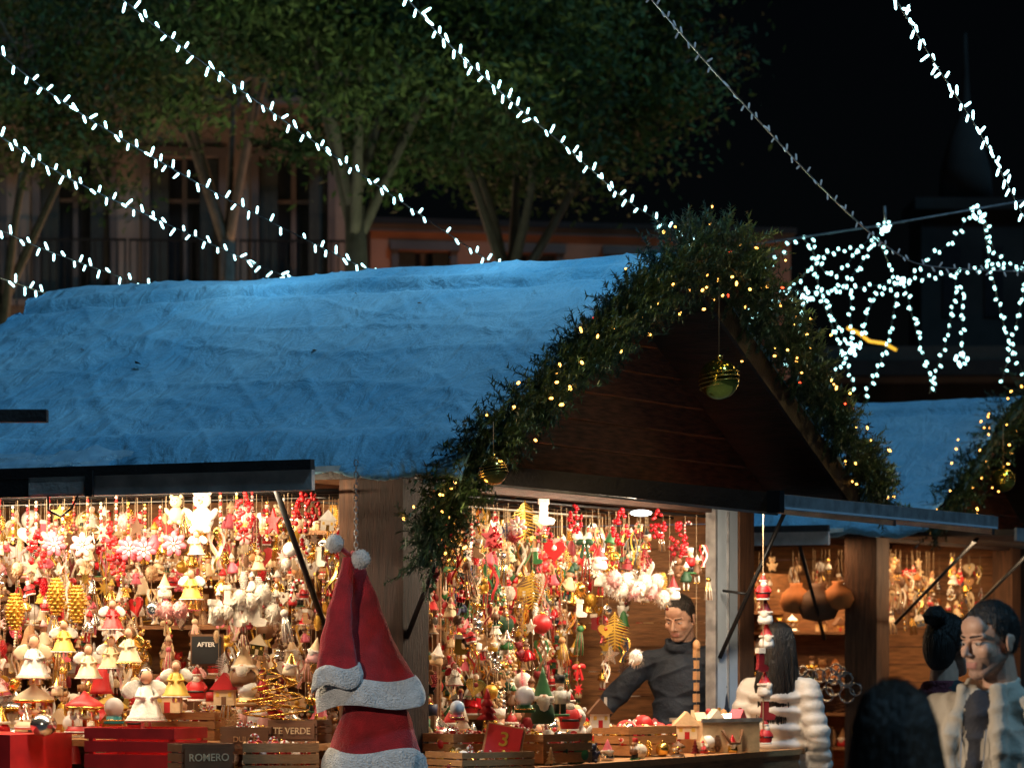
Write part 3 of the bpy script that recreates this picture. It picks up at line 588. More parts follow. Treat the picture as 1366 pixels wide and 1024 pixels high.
shelf_fill(m,.35,'x',-3.3,-.75,1.2,.11,COLL); shelf_fill(m,.6,'x',-3.3,-.75,1.2,.1,COLL,(.14,.24))
m.build('counter_figurines',None,M1)
m=MB()
for px,py,h,k,A,B,D,w_ in((724,965,.27,'gnome','green','darkgreen','gold',.7),(747,955,.2,'nut','white','black','gold',1),(772,1000,.22,'bear','white','cream','gold',.8),(760,975,.2,'santa','red','white','gold',.9),(700,950,.14,'globe','green','white','gold',1),(650,965,.16,'tree','red','gold','gold',1),(800,970,.15,'house','brown','white','red',1),(915,985,.15,'house','cream','ivory','red',1.2),(945,985,.12,'house','lightwood','cream','brown',1),(688,1000,.12,'berries','red','darkred','gold',1),(740,1012,.1,'berries','red','darkred','gold',1.4),(655,1012,.1,'berries','darkred','darkred','gold',1.3),(862,1010,.09,'bauble','red','white','gold',1.2),(900,1010,.12,'nut','red','gold','gold',1),(610,960,.1,'globe','red','white','gold',1)):
    orn(m,k,spot(px,py,x=-.12),h,A,B,D,rz=.6,w=w_)
for px,py in((835,975),(858,968),(878,978),(850,985),(895,980)):
    T=spot(px,py,x=-.2); m.put(sph(9,6),'red',(T[0],T[1],T[2]),(.06,.05,.06),(R.random(),R.random(),R.random()))
    for i in range(9): dd=Vector((R.gauss(0,1),R.gauss(-.6,1),R.gauss(0.3,1))).normalized(); m.put(sph(6,4),'white',(T[0]+dd.x*.052,T[1]+dd.y*.044,T[2]+dd.z*.052),(.012,.012,.012))
shelf_fill(m,-.5,'y',.6,3.4,1.09,.11,COLR,(.12,.2)); shelf_fill(m,-.65,'y',.6,2.6,1.09,.1,COLR,(.18,.3)); shelf_fill(m,-.3,'y',1.0,3.5,1.09,.13,COLR,(.1,.15)); shelf_fill(m,.04,'y',.8,3.0,1.09,.1,COLR,(.07,.11))
m.build('counter_figurines',None,M1)
# ------------------------------------------------------------ santa hats hanging on a chain
H=empty('santa_hats',M1@Matrix.Translation((-.37,-.17,0))@Matrix.Rotation(math.radians(27.77),4,'Z'))
b=MB()
PW=.93
def hat(cx,cy,zt,zb,rb,lean,seed,flat=.42,band=.1,droop=0):
    n=40;s=72
    def ring(f,off=0,z=None):
        z0=zt+(zb-zt)*f; r=.02+(rb-.02)*(f**PW); xc=cx+lean*(1-f)+.010*math.sin(f*6+seed)+.006*noise.noise(Vector((f*9,seed,0))); o=[]
        for j in range(s):
            a=2*math.pi*j/s; q=1+.12*f*noise.noise(Vector((math.cos(a)*1.6+seed,math.sin(a)*1.6,f*3)))+.045*math.sin(a*5+seed+f*2)*f+.035*noise.noise(Vector((math.cos(a)*4+seed,math.sin(a)*4,f*9)))+.05*f*(1-abs(noise.noise(Vector((a*2.2+f*3,f*2.5,seed)))))**9
            o.append((xc+(r*q+off)*math.cos(a),cy+(r*q*flat+off)*math.sin(a),(z0 if z is None else z)+(.016*math.sin(a*3+seed)+droop*math.cos(a))*f))
        return o
    V=[];F=[]
    for i in range(n+1): V+=ring(i/n)
    for i in range(n):
        for j in range(s): F.append((i*s+j,i*s+(j+1)%s,(i+1)*s+(j+1)%s,(i+1)*s+j))
    b.put((np.array(V),F,True),'feltred')
    V=[];F=[];k=10
    for i in range(k+1):
        f=i/k; z=zb+band-(band+.012)*f; fz=1-band*(1-f)/(zt-zb); bul=.007+.008*math.sin(math.pi*f)**.5
        V+=ring(fz,bul,z)
    for i in range(k):
        for j in range(s): F.append((i*s+j,i*s+(j+1)%s,(i+1)*s+(j+1)%s,(i+1)*s+j))
    b.put((np.array(V),F,True),'feltwhite')
hat(.01,.02,2.05,1.385,.235,-.075,1.3,band=.11,droop=.012); hat(.04,.05,1.75,1.08,.225,-.03,4.1,band=.1); hat(.06,.09,1.45,.8,.22,0,2.2)
hat(-.135,-.075,2.04,1.475,.1,.045,7.7,.42,.078,droop=.012)
for (x,y,z,r) in((-.137,-.06,2.1,.04),(-.02,-.08,2.03,.042)):
    b.put(sph(24,16),'feltwhite',(x,y,z),(r,r,r)); V=[];Fq=[]
    for i in range(260):
        d=np.array([R.gauss(0,1) for _ in range(3)]); d/=np.linalg.norm(d); p=np.cross(d,[.3,.5,.8]); p/=np.linalg.norm(p); V+=[d*r*.95-p*.003,d*r*.95+p*.003,d*r*1.16]; n=len(V); Fq.append((n-3,n-2,n-1))
    b.put((np.array(V)+np.array([x,y,z]),Fq,False),'feltwhite')
b.put(tube([(-.065,0,2.04),(-.1,-.04,2.07),(-.137,-.06,2.1)],.012,6),'feltred'); b.put(tube([(-.06,-.02,2.06),(-.03,-.06,2.05),(-.02,-.08,2.03)],.012,6),'feltred')
b.build('hats',H)
c=MB(); z=2.46; i=0
while z>2.06:
    pts=[(.009*math.cos(t),0,.016*math.sin(t)) for t in np.linspace(0,6.283,11)]
    c.put(tube(pts,.0028,5),'alu',(-.045,.0,z),rot=(0,0,1.57*(i%2))); z-=.026; i+=1
c.build('chain',H)
# ------------------------------------------------------------ people
def capmesh(a,b,ra,rb):
    a=Vector(a);b=Vector(b); d=b-a; L=max(d.length,1e-5); q=Vector((0,0,1)).rotation_difference(d.normalized()).to_matrix() if d.length>1e-5 else Matrix.Identity(3)
    pr=[];
    for i in range(6): t=math.pi/2*i/5; pr.append((ra*math.sin(t)+1e-4,-ra*math.cos(t)))
    for i in range(6): t=math.pi/2*i/5; pr.append((rb*math.cos(t)+1e-4,L+rb*math.sin(t)))
    V,F,_=lathe(tuple(pr),14); V=np.array([tuple(q@Vector(v)+a) for v in V]); return (V,F,True)
def sculpt(name,parts,voxel,mats,parent,smooth=4,extra=None,wrinkle=0,seed=0):
    b=MB(); MATS.setdefault('tmp',MATS['white'])
    for p in parts:
        if p[0]=='c': b.put(capmesh(p[1],p[2],p[3],p[4]),'tmp')
        else: b.put(sph(24,16),'tmp',p[1],p[2],p[4] if len(p)>4 else None)
    o=b.build('tmp'); md=o.modifiers.new('r','REMESH'); md.mode='VOXEL'; md.voxel_size=voxel; md.use_smooth_shade=True
    ms=o.modifiers.new('s','SMOOTH'); ms.factor=.5; ms.iterations=smooth
    dg=bpy.context.evaluated_depsgraph_get(); me=bpy.data.meshes.new_from_object(o.evaluated_get(dg)); bpy.data.objects.remove(o)
    n=len(me.polygons); Cc=np.empty(n*3,np.float32); me.polygons.foreach_get('center',Cc); Cc=Cc.reshape(-1,3); best=np.full(n,1e9); lab=np.zeros(n,int)
    for p in parts:
        if p[0]=='c':
            A=np.array(p[1],float);B=np.array(p[2],float); ab=B-A; t=np.clip(((Cc-A)@ab)/max(ab@ab,1e-9),0,1); d=np.linalg.norm(Cc-(A+t[:,None]*ab),axis=1)-(p[3]+(p[4]-p[3])*t); l=p[5]
        else:
            q=(Cc-np.array(p[1])); 
            if len(p)>4: q=q@rotm(p[4])
            r=np.array(p[2]); k=np.linalg.norm(q/r,axis=1); k2=np.linalg.norm(q/(r*r),axis=1); d=k*(k-1)/np.maximum(k2,1e-9); l=p[3]
        mask=d<best; best[mask]=d[mask]; lab[mask]=mats.index(l)
    if extra: lab=extra(Cc,lab,mats)
    if wrinkle:
        nv=len(me.vertices); co_=np.empty(nv*3,np.float32); me.vertices.foreach_get('co',co_); co_=co_.reshape(-1,3); nn=np.empty(nv*3,np.float32); me.vertex_normals.foreach_get('vector',nn); nn=nn.reshape(-1,3); dd=np.zeros(nv,np.float32)
        for i in range(nv):
            x,y,z=co_[i]; x=float(x);y=float(y);z=float(z)
            if z<.2: continue
            g_=noise.noise(Vector((x*4+seed,y*4,z*3)))
            a_=1-abs(noise.noise(Vector((x*6+z*3+g_*1.5,y*6-z*2+seed,z*5+x*2)))); b_=1-abs(noise.noise(Vector((x*3.5-z*5+seed,y*4+g_,z*8))))
            dd[i]=wrinkle*(a_**4*.9+b_**6*.9-.7)
        co_+=nn*dd[:,None]; me.vertices.foreach_set('co',co_.ravel())
    me.materials.clear()
    for x in mats: me.materials.append(MATS[x])
    me.polygons.foreach_set('material_index',lab.astype(np.int32)); me.polygons.foreach_set('use_smooth',[True]*n); me.update()
    o=bpy.data.objects.new(name,me); sc.collection.objects.link(o); o.parent=parent; return o
C('skin',(.62,.36,.25),.5,var=.12,scale=30); C('stubble',(.4,.24,.175),.65,var=.2,scale=90); C('lips',(.5,.22,.18),.45); C('hair_dark',(.018,.013,.01),.45,var=.5,scale=30,bump=.8,bscale=120,stretch=(1,1,.2)); C('hair_brown',(.045,.022,.012),.45,var=.5,scale=30,bump=.8,bscale=120,stretch=(1,1,.2))
C('eye',(.5,.45,.42),.3); C('iris',(.03,.015,.01),.1)
C('jacket_beige',(.52,.45,.36),.8,var=.12,scale=7,bump=.3,bscale=40); C('shirt_dark',(.035,.035,.045),.8,bump=.3); C('jacket_black',(.015,.014,.016),.75,bump=.3,bscale=30); C('scarf',(.13,.02,.03),.9,bump=.6,bscale=60); C('navy_jacket',(.009,.016,.032),.75,bump=.4,bscale=40); C('puffer_white',(.6,.55,.5),.5,var=.08,bump=.3,bscale=25); C('trousers',(.03,.035,.05),.8,bump=.2); C('shoe',(.03,.02,.015),.5)
def head(parent,pos,yaw,pitch=0,tilt=0,sc_=1,beard=True,hair='short',hc='hair_dark'):
    P=bpy.data.objects.new('head',None); sc.collection.objects.link(P); P.parent=parent
    P.matrix_local=Matrix.Translation(pos)@Matrix.Rotation(yaw,4,'Z')@Matrix.Rotation(pitch,4,'X')@Matrix.Rotation(tilt,4,'Y')@Matrix.Scale(sc_,4)
    ps=[('e',(0,.012,.03),(.076,.098,.088),'skin'),('e',(0,-.03,-.03),(.062,.062,.08),'skin'),('e',(0,-.066,-.099),(.027,.022,.02),'skin'),('c',(0,-.088,.01),(0,-.112,-.03),.0075,.0115,'skin'),
        ('c',(-.02,-.087,-.063),(.02,-.087,-.063),.005,.005,'lips'),('c',(-.015,-.087,-.073),(.015,-.087,-.073),.006,.006,'lips'),('c',(0,.025,-.06),(0,.035,-.2),.054,.06,'skin'),('e',(0,-.062,.05),(.052,.03,.04),'skin'),('e',(0,-.07,-.067),(.04,.02,.028),'skin')]
    for s in(-1,1):
        ps+=[('c',(s*.056,.0,-.045),(s*.022,-.062,-.097),.019,.017,'skin'),('e',(s*.011,-.1,-.035),(.008,.008,.007),'skin'),('c',(s*.014,-.086,.02),(s*.048,-.071,.022),.009,.0085,'skin'),('e',(s*.042,-.06,-.024),(.024,.022,.024),'skin'),('e',(s*.079,.012,-.008),(.008,.019,.031),'skin',(0,0,s*.35)),('e',(s*.083,.02,.004),(.006,.014,.016),'skin')]
    def ex(Cc,lab,mats):
        if beard:
            mk=(Cc[:,2]<-.045)&(Cc[:,2]>-.125)&(Cc[:,1]<.01)&(lab==0)&~((Cc[:,2]>-.055)&(np.abs(Cc[:,0])<.012)); mk|=(lab==0)&(Cc[:,2]<.0)&(Cc[:,2]>-.12)&(Cc[:,1]>-.03)&(Cc[:,1]<-.003)&(np.abs(Cc[:,0])<.076)
            lab[mk]=mats.index('stubble')
        return lab
    sculpt('face',ps,.0036,['skin','lips','stubble'],P,4,ex)
    b=MB()
    for s in(-1,1):
        b.put(sph(14,10),'eye',(s*.031,-.0745,.0005),(.0135,.0125,.0075)); b.put(sph(10,8),'iris',(s*.031,-.0835,.0),(.0055,.0045,.005))
        b.put(capmesh((s*.018,-.083,.007),(s*.044,-.075,.0065),.0052,.0037),'skin'); b.put(capmesh((s*.02,-.0815,-.0085),(s*.042,-.0755,-.0075),.0035,.003),'skin'); b.put(capmesh((s*.015,-.094,.023),(s*.048,-.078,.026),.004,.0025),hc)
    b.build('eyes',P)
    V,F,_=sph(64,44); V=V.copy(); keep=[]; H=np.zeros_like(V)
    for i,v in enumerate(V):
        q=Vector(v); f=1+.04*noise.fractal(q*4,.8,2,4)+.03*noise.noise(Vector((q.x*22,q.y*22,q.z*7)))
        tp=1+.07*max(0,v[2])*(1-.3*max(0,v[1]))
        H[i]=(v[0]*.0785*f,.013+v[1]*.1005*f,.032+v[2]*(.0925*tp if v[2]>0 else .105)*f)
        x,y,z=H[i]; jit=.008*noise.noise(Vector((x*90,y*90,0)))
        hl=.068 if y<-.06 else (.068+( -.012-.068)*min(1,(y+.06)/.06) if y<.0 else (-.012 if y<.03 else -.06))
        keep.append(z>hl+jit)
    F2=[f for f in F if all(keep[i] for i in f)]
    hb=MB(); hb.put((H,F2,True),hc)
    vv=[i for i in range(len(V)) if keep[i]]; tri=[]
    for k in range(3800):
        i=R.choice(vv); p=Vector(H[i]); n=Vector(V[i]); d=(n*.35+Vector((R.gauss(0,.3),.45+R.gauss(0,.25),-.3+R.gauss(0,.25)))).normalized(); q=d.cross(n).normalized()*.0012 if d.cross(n).length>.01 else Vector((.001,0,0)); l=R.uniform(.006,.015)
        tri+=[tuple(p-n*.004-q),tuple(p-n*.004+q),tuple(p+d*l)]
    hb.put((np.array(tri),[(3*k,3*k+1,3*k+2) for k in range(len(tri)//3)],False),hc)
    if hair=='bun':
        hb.put(sph(20,14),hc,(0,.085,.115),(.042,.042,.038)); hb.put(sph(20,14),hc,(0,.06,.0),(.07,.06,.1))
        for k in range(60):
            a=R.uniform(0,6.28); hb.put(tube([(.04*math.cos(a),.085+.03*math.sin(a),.09),(.05*math.cos(a+.5),.085+.045*math.sin(a+.5),.12),(.02*math.cos(a+1),.085+.02*math.sin(a+1),.155)],.004,4),hc)
    if hair=='long':
        for k in range(420):
            a=R.uniform(-.15,3.29); x=.082*math.cos(a); y=.02+.095*math.sin(a); l=R.uniform(.3,.44); w1=R.gauss(1.2,.05)
            hb.put(tube([(x*.3,y*.5,.128),(x*.8,y*.85,.095),(x*1.05,y*1.05,.03),(x*w1,y*1.12+.01,-.1),(x*w1+R.gauss(0,.012),y*1.05+.03,-.22),(x*1.05+R.gauss(0,.016),y*.9+.04,-l)],[.003,.005,.007,.007,.006,.002],5),hc)
    hb.build('hair',P)
    return P
def hand(parent,w,d,side):
    w=Vector(w); d=Vector(d).normalized(); sx=(Vector((0,-1,0))-d*d.dot(Vector((0,-1,0)))).normalized(); nrm=d.cross(sx)*side
    ps=[('c',tuple(w-d*.02),tuple(w+d*.02),.024,.026,'skin')]
    for k in(-1,0,1): ps.append(('c',tuple(w+d*.02+sx*.012*k),tuple(w+d*.08+sx*.022*k),.015,.013,'skin'))
    for k,l in zip((-1.5,-.5,.5,1.5),(.055,.072,.078,.07)):
        b0=w+d*.085+sx*.019*k; b1=b0+(d*.9+nrm*.25).normalized()*l*.45; b2=b1+(d*.75+nrm*.6).normalized()*l*.32; b3=b2+(d*.5+nrm*.8).normalized()*l*.25
        ps+=[('c',tuple(b0),tuple(b1),.0088,.008,'skin'),('c',tuple(b1),tuple(b2),.008,.0075,'skin'),('c',tuple(b2),tuple(b3),.0075,.006,'skin')]
    t0=w+d*.025+sx*.025; t1=t0+(d*.6+sx*.8+nrm*.2).normalized()*.04; t2=t1+(d*.9+sx*.25+nrm*.3).normalized()*.035
    ps+=[('c',tuple(t0),tuple(t1),.012,.0105,'skin'),('c',tuple(t1),tuple(t2),.0105,.008,'skin')]
    sculpt('hand',ps,.0045,['skin'],parent,2)
def person(name,loc,yaw,Ht,top,headkw,kind='jacket',arms=None,woman=False,z0=0,head_yaw=0,lean=0):
    k=Ht/1.75; P=empty(name,Matrix.Translation((loc[0],loc[1],z0))@Matrix.Rotation(yaw,4,'Z')@Matrix.Rotation(lean,4,'X')@Matrix.Scale(k,4)); sw=.9 if woman else 1
    j=top; ps=[('e',(0,0,.95),(.155,.11,.13),'trousers'),('e',(0,0,1.0),(.172,.13,.16),j),('e',(0,0,1.13),(.16,.12,.18),j),('e',(0,.0,1.28),(.18*sw,.125,.17),j),('c',(-.145*sw,.01,1.405),(.145*sw,.01,1.405),.066,.066,j),('c',(-.06,.015,1.44),(.06,.015,1.44),.06,.06,j)]
    for s in(-1,1):
        ps+=[('c',(s*.09,0,.9),(s*.1,-.01,.5),.088,.062,'trousers'),('c',(s*.1,-.01,.5),(s*.1,.02,.1),.06,.045,'trousers'),('c',(s*.1,.03,.055),(s*.115,-.14,.04),.045,.036,'shoe')]
        el,wr=(arms or {}).get(s,((s*.235,.03,1.13),(s*.215,-.08,.9)))
        ps+=[('c',(s*.185*sw,.01,1.4),el,.068,.058,j),('c',el,wr,.056,.044,j)]
        if kind=='puffer':
            for t in(.1,.35,.6,.85):
                ps.append(('e',tuple(Vector((s*.185*sw,.01,1.4)).lerp(Vector(el),t)),(.074,.074,.05),j)); ps.append(('e',tuple(Vector(el).lerp(Vector(wr),t)),(.064,.064,.05),j))
    for i in range(10):
        a=i/10*6.283; a2=(i+1)/10*6.283
        if kind=='open' and (abs(a-4.71)<.5): continue
        ps.append(('c',(.072*math.cos(a),.01+.07*math.sin(a),1.475+.012*math.sin(a)),(.072*math.cos(a2),.01+.07*math.sin(a2),1.475+.012*math.sin(a2)),.02,.02,'scarf' if kind=='scarf' else j))
        if kind in('open','jacket'): ps.append(('c',(.08*math.cos(a),.012+.078*math.sin(a),1.505+.018*math.sin(a)),(.08*math.cos(a2),.012+.078*math.sin(a2),1.505+.018*math.sin(a2)),.012,.012,j))
        if kind=='scarf': ps.append(('c',(.085*math.cos(a),.0+.085*math.sin(a),1.44),(.085*math.cos(a2),.0+.085*math.sin(a2),1.45),.03,.03,'scarf'))
    if kind=='puffer':
        for z in(.92,1.01,1.1,1.19,1.28,1.36): ps.append(('e',(0,0,z),(.195*sw,.155,.055),j))
    if kind=='open':
        ps+=[('c',(0,-.075,1.43),(0,-.1,1.05),.045,.045,'shirt_dark'),('c',(-.06,-.07,1.48),(-.085,-.12,1.3),.022,.03,j),('c',(.06,-.07,1.48),(.085,-.12,1.3),.022,.03,j),('c',(-.085,-.115,1.3),(-.062,-.125,.95),.024,.026,j),('c',(.085,-.115,1.3),(.062,-.125,.95),.024,.026,j)]
    mats=['trousers',j,'shoe','scarf','shirt_dark','skin']
    sculpt('body',ps,.0085,mats,P,4,wrinkle=.0125 if kind!='puffer' else .008,seed=len(name)*1.7)
    if kind=='open':
        z_=MB()
        for s in(-1,1): z_.put(tube([(s*.042,-.122,1.36),(s*.038,-.147,1.2),(s*.036,-.153,.98)],.0022,4),'alu')
        z_.build('zip',P)
    for s in(-1,1):
        el,wr=(arms or {}).get(s,((s*.235,.03,1.13),(s*.215,-.08,.9))); hand(P,wr,Vector(wr)-Vector(el),s)
    head(P,(0,-.01,1.635),head_yaw,**headkw); return P
person('man_in_beige_jacket',(1.54,10.6),math.radians(-34),1.78,'jacket_beige',dict(pitch=.12,sc_=.98,hair='short'),'open',head_yaw=math.radians(-22))
person('woman_in_dark_coat',(1.70,12.9),math.radians(125),1.76,'jacket_black',dict(beard=False,hair='bun',hc='hair_dark',sc_=1.0),'scarf',woman=True,head_yaw=.2)
person('woman_with_dark_hair',(.81,7.0),math.radians(185),1.55,'jacket_black',dict(beard=False,hair='long',hc='hair_brown',sc_=1.12),'jacket',woman=True)
person('woman_in_white_puffer_jacket',(1.46,18.0),math.radians(155),1.76,'puffer_white',dict(beard=False,hair='long',hc='hair_dark'),'puffer',woman=True)
vp=M1@Vector((-.72,3.97,0))
person('stall_vendor',(vp.x,vp.y),math.radians(-18),1.76,'navy_jacket',dict(pitch=.3,hair='short',hc='hair_dark'),'jacket',z0=.16,arms={-1:((-.38,-.1,1.18),(-.44,-.3,1.03)),1:((.24,-.05,1.12),(.2,-.28,1.02))},head_yaw=-.15,lean=.06)
m=MB()
for i in range(7): orn(m,wch(dict(stock=2,santa=1,heart=1,gnome=1)),spot(1018+R.uniform(-5,6),800+i*32,x=.05),.14,('red','darkred')[i%2],'white','gold')
x_,y_,Y_=bearing(1018,x=.05); m.put(box(x_-.002,x_+.002,y_-.002,y_+.002,1.2,2.44),'string'); m.build('hanging_red_stockings',None,M1)
# ------------------------------------------------------------ string lights
def catmull(P,n=14):
    o=[]; P=[Vector(p) for p in P]; Q=[P[0]*2-P[1]]+P+[P[-1]*2-P[-2]]
    for i in range(1,len(Q)-2):
        for t in range(n):
            t/=n; a,b,c,d=Q[i-1:i+3]; o.append(.5*((2*b)+(c-a)*t+(2*a-5*b+4*c-d)*t*t+(3*b-a-3*c+d)*t*t*t))
    o.append(P[-1]); return o
def light_string(name,pts,ledmat='led',sp=.11,L=.046,r=.0062):
    path=catmull(pts); b=MB(); b.put(tube([tuple(p) for p in path],.004,5),'cable' if ledmat!='led_off' else 'alu'); acc=0; k=0
    cyl=lathe(((.4,0),(1,.15),(1,.85),(.4,1)),6)
    for i in range(len(path)-1):
        a,c=path[i],path[i+1]; l=(c-a).length; d=(c-a).normalized()
        while acc<l:
            p=a+d*acc; v=Vector((R.gauss(0,.6),R.gauss(0,.3),(1 if k%2 else -1)*1.0+R.gauss(0,.3))); v=(v-d*v.dot(d)*.6).normalized(); q=Vector((0,0,1)).rotation_difference(v).to_euler()
            if R.random()>.04: b.put(cyl,ledmat,tuple(p+v*.003),(r,r,L*R.uniform(.7,1.1)),tuple(q))
            acc+=sp*R.uniform(.6,1.4); k+=1
        acc-=l
    return b.build(name)
SN='string_lights'
def LS(P,Ya,Yb,**k):
    n=len(P); cum=[0]
    for i in range(1,n): cum.append(cum[-1]+math.hypot(P[i][0]-P[i-1][0],P[i][1]-P[i-1][1]))
    light_string(SN,[sv(p[0],p[1],Ya+(Yb-Ya)*cum[i]/cum[-1]) for i,p in enumerate(P)],**k)
LS([(120,-45),(165,0),(250,68),(385,165),(490,238),(640,340),(700,378)],14,21)
LS([(-60,20),(0,72),(90,140),(235,228),(350,290),(470,350),(540,380)],14,20.5)
LS([(-60,140),(0,182),(100,242),(230,302),(355,358),(430,388)],14.5,20.5)
LS([(-60,280),(0,307),(60,333),(160,369),(240,395)],15.5,20.5,sp=.18)
LS([(-60,355),(0,371),(45,386),(90,400)],16,20.5,sp=.28)
LS([(500,-50),(545,0),(600,60),(690,142),(760,200),(830,262),(890,302),(950,340)],13.5,21,sp=.115)
LS([(1160,-50),(1195,0),(1250,88),(1310,182),(1366,290),(1400,370)],13.5,18,sp=.085)
LS([(830,-50),(870,0),(950,92),(1050,202),(1130,283),(1200,340),(1250,356),(1366,362),(1440,358)],14,22,ledmat='led_off',L=.035,sp=.11,r=.005)
FK2=dict(ledmat='led_far',sp=.06,L=.032,r=.009)
for P in ([(1000,384),(1100,388),(1200,376),(1300,360),(1400,348)],[(1000,375),(1030,350),(1070,318),(1110,368),(1165,318),(1200,376),(1240,342),(1270,322),(1305,278),(1330,340),(1366,362)],
          [(1075,398),(1065,440),(1048,492)],[(1083,318),(1092,380),(1112,440),(1142,520)],[(1135,390),(1130,468),(1088,530)],[(1197,390),(1182,465),(1153,530)],[(1205,372),(1225,450),(1248,524)],[(1277,362),(1266,440),(1240,525)],
          [(1310,286),(1325,372),(1345,450),(1380,530)],[(1284,380),(1284,485)],[(1372,360),(1352,450),(1336,512)],[(1010,412),(1075,398),(1130,375),(1180,300)],[(1100,400),(1140,465),(1165,400),(1200,378)],[(1000,430),(1060,380),(1100,340),(1160,330)],[(985,380),(1005,420),(1015,450)]):
    Y0=26+R.uniform(-1,1.5); LS(P,Y0,Y0+.6,**FK2)
b=MB(); b.put(tube([sv(960,333,26),sv(1180,300,26),sv(1400,262,26)],.008,5),'alu'); b.put(tube([sv(1180,275,26.1),sv(1182,300,26.1)],.01,5),'alu')
for px,py in((1075,398),(1201,378),(1140,466),(1283,480),(1305,283),(1180,300)):
    for q in range(9):
        a=Vector(sv(px,py,26.1)); d=Vector((R.gauss(0,1),R.gauss(0,1),R.gauss(0,1))).normalized()*.05; b.put(sph(6,5),'led',tuple(a+d),(.012,.012,.016))
b.build('light_net_cable')
for (px,py,Y) in((640,240,16.9),(350,270,17.4),(800,200,16.2)): point('string_light_glow',sv(px,py,Y),8,(.45,.8,1),.15)
P=empty('lit_sign'); b=MB(); b.put(tube([sv(1130,437,40),sv(1145,444,40),sv(1160,455,40),sv(1180,458,40),sv(1196,467,40)],.018,6),'sign_yellow'); b.build('tube',P)
# ------------------------------------------------------------ dry leaves lying on the snow cover
def slope_pt(px,py):
    best=None
    for i in range(200):
        v=i/200; y=v*2.2775; q=spot(px,py,y=y); e=abs(q[2]-(2.5+v*1.12+.05))
        if best is None or e<best[0]: best=(e,(q[0],y,2.5+v*1.12+.062))
    return best[1]
m=MB()
for px,py in((183,488),(475,395),(420,470),(228,592),(600,340),(560,408),(110,470)):
    q=slope_pt(px,py); s=.035 if px==183 else .018; m.put((np.array([(-1,-.3,0),(0,-.5,.15),(1,0,.05),(.2,.45,.2),(-.7,.3,.1)],float),[(0,1,2,3,4)],False),'dry_leaf',q,(s,s,s),(.45,0,R.uniform(0,3)))
m.build('dry_leaves',None,M1)
# ------------------------------------------------------------ trees
def tree(name,base,fork,cr,cz,rz,tips,leaves,seed):
    rr=random.Random(seed); P=empty(name,Matrix.Translation(base)); b=MB(); f=Vector((rr.uniform(-.3,.3),0,fork))
    b.put(tube([(0,0,0),(f.x*.3,.05,fork*.5),tuple(f)],[.24,.17,.12],9),'bark'); C_=[]
    mains=[]
    for i in range(5):
        a=i*1.257+rr.uniform(-.4,.4); e=Vector((math.cos(a)*cr*.6,math.sin(a)*cr*.5,cz+rr.uniform(-.3,.6)*rz)); mid=f.lerp(e,.45)+Vector((rr.uniform(-.2,.2),0,rr.uniform(-.1,.3))); s0=f+Vector((0,0,rr.uniform(-.5,.1)))
        b.put(tube([tuple(v) for v in catmull([s0,mid,e],6)],[.075-.06*t/12 for t in range(13)],7),'bark'); mains.append((mid,e))
    for i in range(tips):
        while 1:
            q=Vector((rr.uniform(-1,1),rr.uniform(-1,1),rr.uniform(-1,1)))
            if .35<q.length<1: break
        t=Vector((q.x*cr,q.y*cr,cz+q.z*rz)); mn=min(mains,key=lambda m:(m[1]-t).length); s=mn[0].lerp(mn[1],rr.uniform(.2,1)); md=s.lerp(t,.5)+Vector((0,0,.15))
        b.put(tube([tuple(s),tuple(md),tuple(t)],[.03,.02,.008],5),'bark'); C_.append(t); C_.append(md)
    b.build('trunk',P)
    rs=np.random.RandomState(seed); ci=rs.randint(0,len(C_),leaves); cc=np.array([tuple(c) for c in C_])[ci]; sz=rs.uniform(.2,.5,len(C_))[ci]
    p=cc+rs.normal(0,1,(leaves,3))*sz[:,None]*np.array([1,1,.5]); u=rs.normal(0,1,(leaves,3)); u/=np.linalg.norm(u,axis=1)[:,None]; v=np.cross(u,rs.normal(0,1,(leaves,3))); v/=np.linalg.norm(v,axis=1)[:,None]
    s=rs.uniform(.025,.05,(leaves,1)); V=np.stack([p-u*s*1.6,p+v*s*.5,p+u*s*1.6,p-v*s*.5],1).reshape(-1,3)
    fastmesh('crown',V,4,['leaf_a','leaf_b','leaf_c'],rs.randint(0,3,len(C_))[ci],P)
tree('street_tree',(-1.65,38,0),6.7,2.7,9.2,2.2,70,60000,3)
tree('street_tree',(.15,41,0),6.3,2.6,9.3,2.2,70,60000,8)
tree('street_tree',(-6.6,44,0),6.2,2.6,9.4,2.2,45,26000,21)
tree('street_tree',(-4.1,47,0),7.4,2.3,11.2,1.8,50,24000,33)
